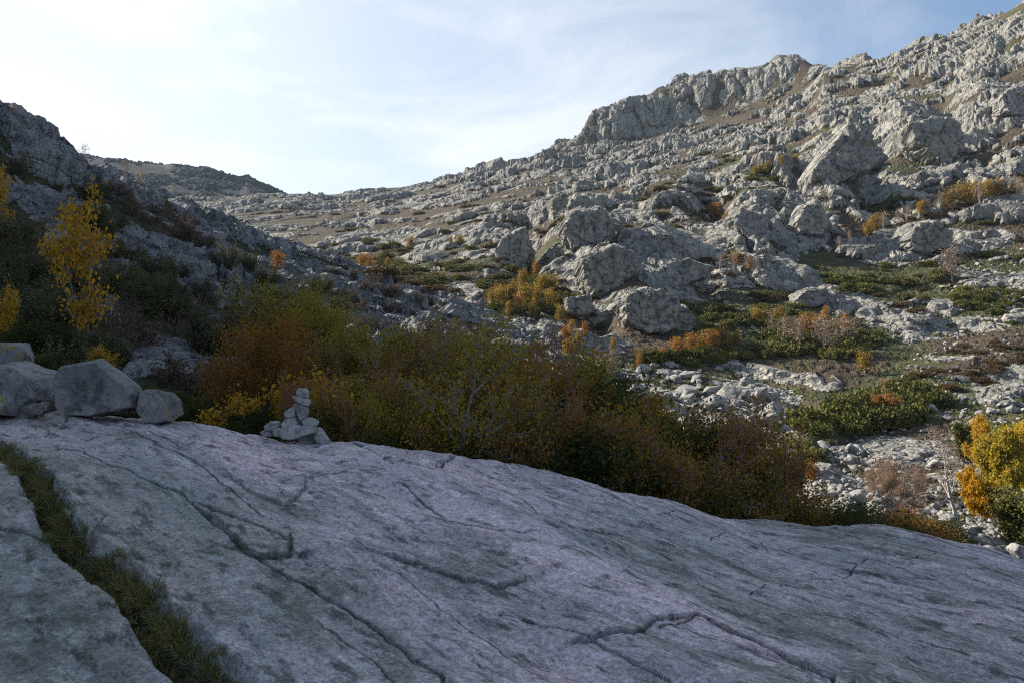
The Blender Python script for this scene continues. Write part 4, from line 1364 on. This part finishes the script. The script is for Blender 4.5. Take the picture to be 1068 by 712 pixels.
for px, d, yt, w in ((234, 13.6, 368, 0.75), (268, 14.0, 332, 0.7), (292, 14.4, 318, 0.65)):
    at('amber', 'amber_shrub', px, d, yt, 'rusty orange shrub on the hillside foot between boulders and cairn', 'shrub', 'rusty shrubs behind the cairn', w)
for px, d, yt, w in ((176, 12.4, 412, 1.4), (205, 12.6, 410, 1.4), (235, 12.4, 418, 1.3), (262, 12.2, 422, 1.2), (282, 12.0, 420, 1.1), (346, 12.2, 424, 1.2), (30, 14.5, 372, 1.4), (62, 14.5, 362, 1.3), (135, 13.2, 392, 1.4), (10, 17, 330, 1.3), (52, 18, 335, 1.2), (100, 15, 385, 1.3)):
    at('green', 'green_shrub', px, d, yt, 'dark green leafy shrub behind the boulders at the foot of the hillside', 'shrub', 'green shrubs at the hillside foot', w)
at('gold_bush', 'golden_bush', 238, 12.1, 402, 'small golden bush low between the boulders and the cairn', 'shrub', None, 0.9)
at('gold_bush', 'golden_bush', 106, 15, 354, 'small golden bush above the large lichen boulder', 'shrub', None, 0.6)
at('gold_bush', 'golden_bush', 318, 13, 378, 'sparse yellow bush right behind the cairn', 'shrub', None, 1.0)
at('gold', 'golden_birch', 90, 21, 190, 'slender golden birch on the shaded left hillside', 'tree', None, 0.62, 0.6, 'trunk', 'crown')
at('gold', 'golden_birch', 2, 42, 172, 'golden birch cut by the left edge of the photo', 'tree', None, 0.6, 2.1, 'trunk', 'crown')
at('gold_bush', 'golden_bush', 4, 19, 290, 'orange-yellow bush at the left edge below the cut birch', 'shrub', None, 0.35)
at('olive', 'olive_shrub', 312, 21, 284, 'tall olive-brown shrub on the hillside above the rusty bushes', 'shrub', None, 1.0)
at('olive', 'olive_shrub', 325, 19, 302, 'lower olive-brown shrub leaning against the tall one on the hillside', 'shrub', None, 1.0)

# dark broom and heather over the shaded hillside
for (cx, cy, rx, ry, sl, n, kind, sz) in ((40, 300, 60, 45, 0.1, 18, 'broom', (0.9, 1.6)), (165, 305, 60, 30, 0.35, 16, 'broom', (0.9, 1.7)), (215, 345, 50, 20, 0.2, 10, 'ling', (0.7, 1.2)), (130, 350, 60, 22, 0, 14, 'ling', (0.6, 1.0)),
                                          (60, 385, 70, 18, 0, 12, 'broom', (0.6, 1.0)), (260, 375, 60, 26, 0, 14, 'broom', (0.7, 1.1)), (170, 232, 60, 12, 0.45, 16, 'ling', (0.8, 1.5)), (300, 300, 80, 14, 0.4, 10, 'broom', (0.8, 1.6)),
                                          (420, 345, 80, 22, 0.3, 12, 'ling', (0.8, 1.5)), (400, 300, 60, 6, 0.3, 12, 'ling', (0.7, 1.2)), (560, 385, 70, 20, 0.3, 16, 'broom', (0.7, 1.4)), (60, 210, 70, 30, 0.4, 10, 'broom', (0.7, 1.4)), (230, 400, 60, 16, 0, 10, 'ling', (.5, .9))):
    for (x, y) in scatter_px(cx, cy, rx, ry, sl, n, rs, 6):
        p = hit(x, y, ('left_hillside', 'rock_slab'), 13)
        if p is None or p.y < 12.5:
            continue
        m = MATS[kind][rs.integers(len(MATS[kind]))]
        o = mobj('broom_bush' if kind == 'broom' else 'heather_bush', m)
        s = rs.uniform(0.7 * sz[0], 1.05 * sz[1])
        o.scale = (s, s * rs.uniform(0.7, 1.2), s * rs.uniform(0.7, 1.2))
        o.rotation_euler = (rs.uniform(-.2, .2), rs.uniform(-.2, .2), rs.uniform(0, 6.3))
        o.location = (p.x, p.y, p.z - 0.08)
        if kind == 'broom':
            tag(o, 'dark green broom bush among the rocks of the shaded left hillside', 'bush', 'broom on the shaded hillside')
        else:
            tag(o, 'brown heather bush among the rocks of the shaded left hillside', 'bush', 'heather on the shaded hillside')
stand('far_orange', 'small_orange_tree', 290, 280, 262, 'lone rusty tree on the left crest above the tall olive shrub', 'tree', dmin=40)
for x, y, t in ((88, 168, 150), (132, 184, 168), (146, 194, 176)):
    stand('far_bare', 'small_bare_tree', x, y + 3, t, 'tiny leafless tree against the sky on the left crest', 'tree', 'leafless trees on the left crest', dmin=40)
stand('far_bare', 'small_bare_tree', 14, 116, 107, 'twiggy sprig on the skyline at the top left', 'tree', dmin=40)
for (x, y, lb) in ((252, 229, 'left one of two small white stones on the crest of the left hillside'), (258, 230, 'right one of two small white stones on the crest of the left hillside')):
    p = hit(x, y + 5, ('left_hillside',), 30)
    o = mobj('white_stone', ROCKS[1])
    o.scale = (0.3, 0.3, 0.34)
    o.location = (p.x, p.y, (CY - y) / F * p.y - 0.05)
    tag(o, lb, 'stone')

# ------------------------------------------------------------------ trees beyond, in the sun
stand('birch', 'bare_birch', 998, 545, 442, 'white-trunked bare birch left of the golden trees', 'birch', dmin=25)
for k, nm, x, y, t, w, lb in (('sun_gold', 'golden_tree', 1026, 548, 488, 0.8, 'low bright golden tree right of the bare birch trunk'),
                              ('sun_mix', 'half_green_tree', 1046, 536, 443, 0.7, 'tall yellow-green tree behind the low bright golden one'),
                              ('sun_gold', 'golden_tree', 1024, 494, 434, 0.65, 'upright golden tree standing farther up behind the birch'),
                              ('sun_mix', 'half_green_tree', 1070, 530, 442, 0.75, 'orange-green tree cut by the right edge of the photo'),
                              ('sun_green', 'green_bush', 1062, 562, 512, 1.2, 'olive green bush below the tree at the right edge'),
                              ('sun_green', 'green_bush', 1012, 480, 440, 0.7, 'thin green shrub between birch and upright golden tree')):
    stand(k, nm, x, y, t, lb, 'tree' if 'tree' in nm else 'bush', None, w, 25)
for x, y, t in ((918, 522, 488), (938, 528, 476), (955, 524, 490), (908, 505, 486)):
    stand('pale_bare', 'pale_bare_shrub', x, y, t, 'pale pinkish leafless shrub by the stream bed left of the birch', 'shrub', 'pale leafless shrubs by the stream bed', 0.85, 25, 'stems', 'foliage')
for px, d, yt, w in ((895, 22, 528, 1.3), (922, 24, 530, 1.2), (948, 25, 534, 1.2), (968, 25, 540, 1.2)):
    at('green', 'green_shrub', px, d, yt, 'dark green shrub peeping over the right part of the slab', 'shrub', 'green shrubs beyond the right part of the slab', w)
for px, d, yt, w in ((930, 23.5, 526, 1.0), (955, 24.5, 530, 1.0), (812, 17, 498, 1.0)):
    at('amber', 'amber_shrub', px, d, yt, 'rusty shrub peeping over the right part of the slab', 'shrub', 'rusty shrubs beyond the right part of the slab', w)

FAR = [
    ('far_gold', [(512, 318, 300), (522, 322, 300), (535, 312, 292), (548, 322, 298), (560, 318, 296), (572, 328, 304), (578, 305, 286), (545, 300, 282), (566, 304, 284), (585, 338, 318), (556, 332, 310), (530, 330, 314), (575, 318, 300)],
     'small golden birch of the grove in the hollow under the dark crags', 'birches of the golden grove'),
    ('far_orange', [(520, 312, 296), (548, 282, 266), (558, 290, 272), (596, 350, 334), (610, 352, 334), (540, 326, 308), (588, 356, 340)],
     'small orange birch of the grove in the hollow under the dark crags', 'orange birches of the golden grove'),
    ('far_gold', [(593, 372, 352), (603, 362, 344), (640, 368, 352)], 'small golden birch in the valley floor above the dark thicket', 'golden birches of the valley floor'),
    ('far_bare', [(628, 398, 362), (638, 392, 366), (620, 380, 358)], 'thin white birch trunk above the dark thicket', 'thin birches above the thicket'),
    ('far_orange', [(690, 378, 362), (722, 366, 346), (742, 364, 344), (666, 382, 366), (706, 372, 352)], 'small orange birch on the green strip below the great boulder', 'orange birches below the great boulder'),
    ('far_gold', [(732, 366, 346), (752, 362, 342), (768, 360, 344), (790, 340, 322), (812, 336, 318)], 'small golden birch on the green strip right of the great boulder', 'golden birches right of the great boulder'),
    ('far_bare', [(835, 366, 330), (846, 362, 328), (858, 368, 332), (868, 366, 336), (880, 364, 330), (890, 360, 330), (820, 360, 330), (808, 352, 322)], 'thin pale birch amid the green bench shrubs', 'pale birches of the green bench'),
    ('far_orange', [(840, 352, 326), (852, 350, 328), (880, 346, 326), (925, 412, 396), (862, 334, 318)], 'small orange birch amid the green bench shrubs', 'orange birches of the green bench'),
    ('far_gold', [(901, 388, 366)], 'lone golden birch above the big olive shrub mat', None),
    ('far_orange', [(912, 436, 412), (922, 434, 408), (934, 436, 414)], 'orange bush growing in the big olive shrub mat', 'orange bushes in the big shrub mat'),
    ('far_orange', [(844, 498, 478), (848, 500, 484)], 'small rusty bush at the foot of the scree below the shrub mats', 'rusty bushes at the scree foot'),
    ('far_bare', [(992, 294, 256), (980, 292, 258)], 'pinkish bare tree standing alone on the upper bench', 'pinkish bare trees on the upper bench'),
    ('far_gold', [(905, 246, 230), (912, 242, 224), (990, 216, 198), (1004, 212, 192), (1016, 212, 190), (1030, 208, 188), (1042, 206, 186), (960, 226, 210)], 'faded golden birch in the band across the upper slope', 'golden birches of the upper band'),
    ('far_bare', [(886, 256, 240), (896, 250, 232), (922, 240, 220), (934, 236, 216), (946, 232, 214), (970, 224, 206), (980, 220, 200), (998, 216, 194), (1022, 212, 190), (1050, 206, 184), (1060, 206, 184), (1068, 204, 184), (876, 262, 246)],
     'bare pale birch in the band across the upper slope', 'bare birches of the upper band'),
    ('far_bare', [(745, 182, 172), (760, 184, 172), (775, 180, 168), (790, 178, 166), (805, 176, 164), (822, 170, 158), (836, 168, 158), (735, 250, 236), (750, 282, 262), (764, 286, 264), (776, 284, 264), (790, 286, 268)],
     'bare reddish birch on the ledges of the middle slope', 'bare birches of the middle ledges'),
    ('far_gold', [(800, 180, 168), (815, 174, 162), (788, 182, 172), (830, 172, 162)], 'yellowish birch on the ledge below the brown heath slope', 'yellowish birches of the ledge'),
    ('far_orange', [(378, 278, 264), (384, 280, 266), (404, 278, 268), (745, 228, 212), (756, 236, 222), (768, 278, 262), (782, 282, 268)], 'rusty orange shrub in a hollow of the far slope', 'rusty shrubs of the far slope'),
    ('far_gold', [(428, 258, 246), (470, 256, 246), (480, 254, 244)], 'dull yellow shrub on the distant slope left of the crags', 'dull yellow shrubs of the distant slope')]
for kind, pts, lb, gr in FAR:
    for (x, y, t) in pts:
        stand(kind, {'far_gold': 'golden_birch', 'far_orange': 'orange_birch', 'far_bare': 'pale_birch'}[kind], x, y, t, lb, 'birch' if 'birch' in lb else ('tree' if 'tree' in lb else 'shrub'), gr, 1.0, 40)

MZ = [(905, 433, 72, 15, -0.18, 30, 'juniper', (1.4, 2.6), 'olive green shrub cushion of the big mat on the lower slope', 'cushions of the big olive mat'),
      (850, 356, 62, 18, 0.0, 40, 'juniper', (1.3, 2.6), 'olive green shrub cushion on the bench with the pale birches', 'cushions of the green bench'),
      (738, 372, 75, 7, -0.06, 22, 'juniper', (1.0, 1.8), 'olive green shrub cushion on the strip below the great boulder', 'cushions of the green strip'),
      (905, 298, 45, 9, 0, 14, 'juniper', (1.2, 2.0), 'olive green shrub cushion on the upper bench', 'cushions of the upper bench'),
      (1032, 314, 40, 16, 0, 22, 'juniper', (1.0, 1.7), 'olive green shrub cushion near the right edge of the photo', 'cushions near the right edge'),
      (838, 470, 26, 12, -0.2, 9, 'juniper', (0.8, 1.3), 'olive green shrub cushion at the foot of the pale rock runway', 'cushions at the foot of the runway'),
      (970, 402, 85, 14, -0.15, 26, 'heath', (0.8, 1.5), 'brown heath clump on the lower right slope', 'heath clumps of the lower slope'),
      (1030, 372, 40, 16, 0, 12, 'heath', (0.8, 1.5), 'brown heath clump high at the right edge', 'heath clumps at the right edge'),
      (548, 312, 40, 22, 0, 22, 'juniper', (1.1, 2.0), 'dull green shrub in the hollow of the golden grove', 'green shrubs of the golden grove'),
      (745, 212, 18, 20, 0, 8, 'heath', (1.5, 2.4), 'brown bush in the shadowed gully of the middle slope', 'bushes of the shadowed gully'),
      (775, 332, 75, 12, 0, 24, 'juniper', (1.0, 1.8), 'olive green shrub cushion between the pale outcrops', 'cushions between the pale outcrops'),
      (430, 292, 52, 6, 0.22, 16, 'heath', (1.2, 2.2), 'brown grass tussock on the valley floor behind the left crest', 'tussocks of the valley floor'),
      (980, 218, 88, 8, -0.28, 16, 'heath', (1.3, 2.4), 'brown bush under the birches of the upper band', 'bushes of the upper band'),
      (760, 278, 40, 12, 0, 10, 'heath', (1.2, 2.0), 'brown bush above the pale outcrops', 'bushes above the pale outcrops')]
for (cx, cy, rx, ry, sl, n, kind, sz, lb, gr) in MZ:
    for (x, y) in scatter_px(cx, cy, rx, ry, sl, n, rs, 5):
        p = hit(x, y, ('mountain_terrain', 'left_hillside', 'rock_slab'), 25)
        if p is None or p.y < 26:
            continue
        o = mobj('shrub_cushion' if kind == 'juniper' else 'heath_clump', MATS[kind][rs.integers(len(MATS[kind]))])
        s = rs.uniform(*sz)
        o.scale = (s, s, s * (rs.uniform(0.9, 1.4) if kind == 'juniper' else rs.uniform(0.8, 1.1)))
        o.rotation_euler = (0, 0, rs.uniform(0, 6.3))
        o.location = (p.x, p.y, p.z - 0.1)
        tag(o, lb, 'shrub' if kind == 'juniper' else 'heath', gr)
PXg, PYg = MTN.u * F + CX, MTN.py()
ok = np.argwhere((MTN.rock < 0.35) & (PXg > 330) & (PXg < 1080) & (MTN.d > 110) & (MTN.d < 430) & (PYg > 30))
for (i, j) in ok[rs.integers(0, len(ok), 900)]:
    p = hit(PXg[i, j], CY - MTN.z[i, j] / MTN.y[i, j] * F, ('mountain_terrain',), 60)
    if p is None or abs(p.y - MTN.y[i, j]) > 4 or rs.random() < 0.82 - 0.45 * (p.y < 220):
        continue
    gr = rs.random() < (0.65 if p.y < 230 else 0.3)
    m = MATS['juniper' if gr else 'heath']
    o = mobj('low_bush' if gr else 'heath_clump', m[rs.integers(len(m))])
    s = rs.uniform(0.8, 1.9) * (1 + 0.002 * p.y)
    o.scale = (s * rs.uniform(0.8, 1.6), s, s * rs.uniform(0.5, 1.1))
    o.rotation_euler = (0, 0, rs.uniform(0, 6.3))
    o.location = (p.x, p.y, p.z - 0.15)
    if gr:
        tag(o, 'low green bush on a ledge among the rocks of the sunlit mountainside', 'bush', 'green bushes on the mountain ledges')
    else:
        tag(o, 'brown heath clump between rocks high on the sunlit mountainside', 'heath', 'heath clumps on the mountain ledges')
p = hit(976, 293, ('mountain_terrain',), 40)
o = mobj('green_bush', MATS['juniper'][0])
o.scale = (1.9, 1.9, 2.0)
o.location = p
tag(o, 'single vivid green round bush beside the pinkish bare trees', 'bush')

# ------------------------------------------------------------------ grass in the joint of the slab: past counting, one object
GP = np.array(SLAB.grass_path)
seg = np.hypot(*(GP[1:] - GP[:-1]).T)
cum = np.concatenate([[0], np.cumsum(seg)])
B0, Bd, Bl, Bw = [], [], [], []
rg = np.random.default_rng(5)
for t in range(1500):
    s = rg.uniform(0, cum[-1])
    i = min(np.searchsorted(cum, s, side='right') - 1, len(seg) - 1)
    f = (s - cum[i]) / seg[i]
    tn = (GP[i + 1] - GP[i]) / seg[i]
    off = np.clip(rg.normal(0, 0.055), -0.11, 0.11)
    c = GP[i] + (GP[i + 1] - GP[i]) * f + np.array([-tn[1], tn[0]]) * off
    z = drop(c[0], c[1], ('rock_slab',))
    dens = 0.5 + float(perlin(np.array([s * 2.2]), np.array([3.3]), 9)[0])
    if rg.random() > 0.35 + 0.9 * dens:
        continue
    tall = 0.055 + 0.09 * max(0.0, dens) * rg.uniform(0.4, 1.2)
    for k in range(24):
        d = rg.normal(0, 0.75, 3)
        d[2] = abs(d[2]) + 0.45
        d /= np.linalg.norm(d)
        B0.append((c[0] + rg.normal(0, 0.02), c[1] + rg.normal(0, 0.02), z - 0.01))
        Bd.append(d)
        Bl.append(tall * rg.uniform(0.5, 1.3))
B0, Bd, Bl = np.array(B0), np.array(Bd), np.array(Bl)[:, None]
w = np.cross(Bd, rg.normal(0, 1, Bd.shape))
w /= np.linalg.norm(w, axis=1)[:, None]
mid = B0 + Bd * Bl * 0.55
tip = B0 + Bd * Bl - np.array([0, 0, 1.0]) * Bl * 0.28
n = len(B0)
V = np.stack([B0 - w * 0.0022, B0 + w * 0.0022, mid + w * 0.0018, mid - w * 0.0018, tip], 1).reshape(-1, 3)
k0 = np.arange(n)[:, None] * 5
Fq = np.concatenate([k0 + [[0, 1, 2, 3]], k0 + [[3, 2, 4, 4]]])
Ft = np.concatenate([k0 + [[0, 1, 2]], k0 + [[0, 2, 3]], k0 + [[3, 2, 4]]])
o = mobj('grass', mesh_from('grass', V, Ft, L_GRASS))
tag(o, 'short green and straw grass filling the long joint at the lower left of the slab', 'grass', kind='stuff')
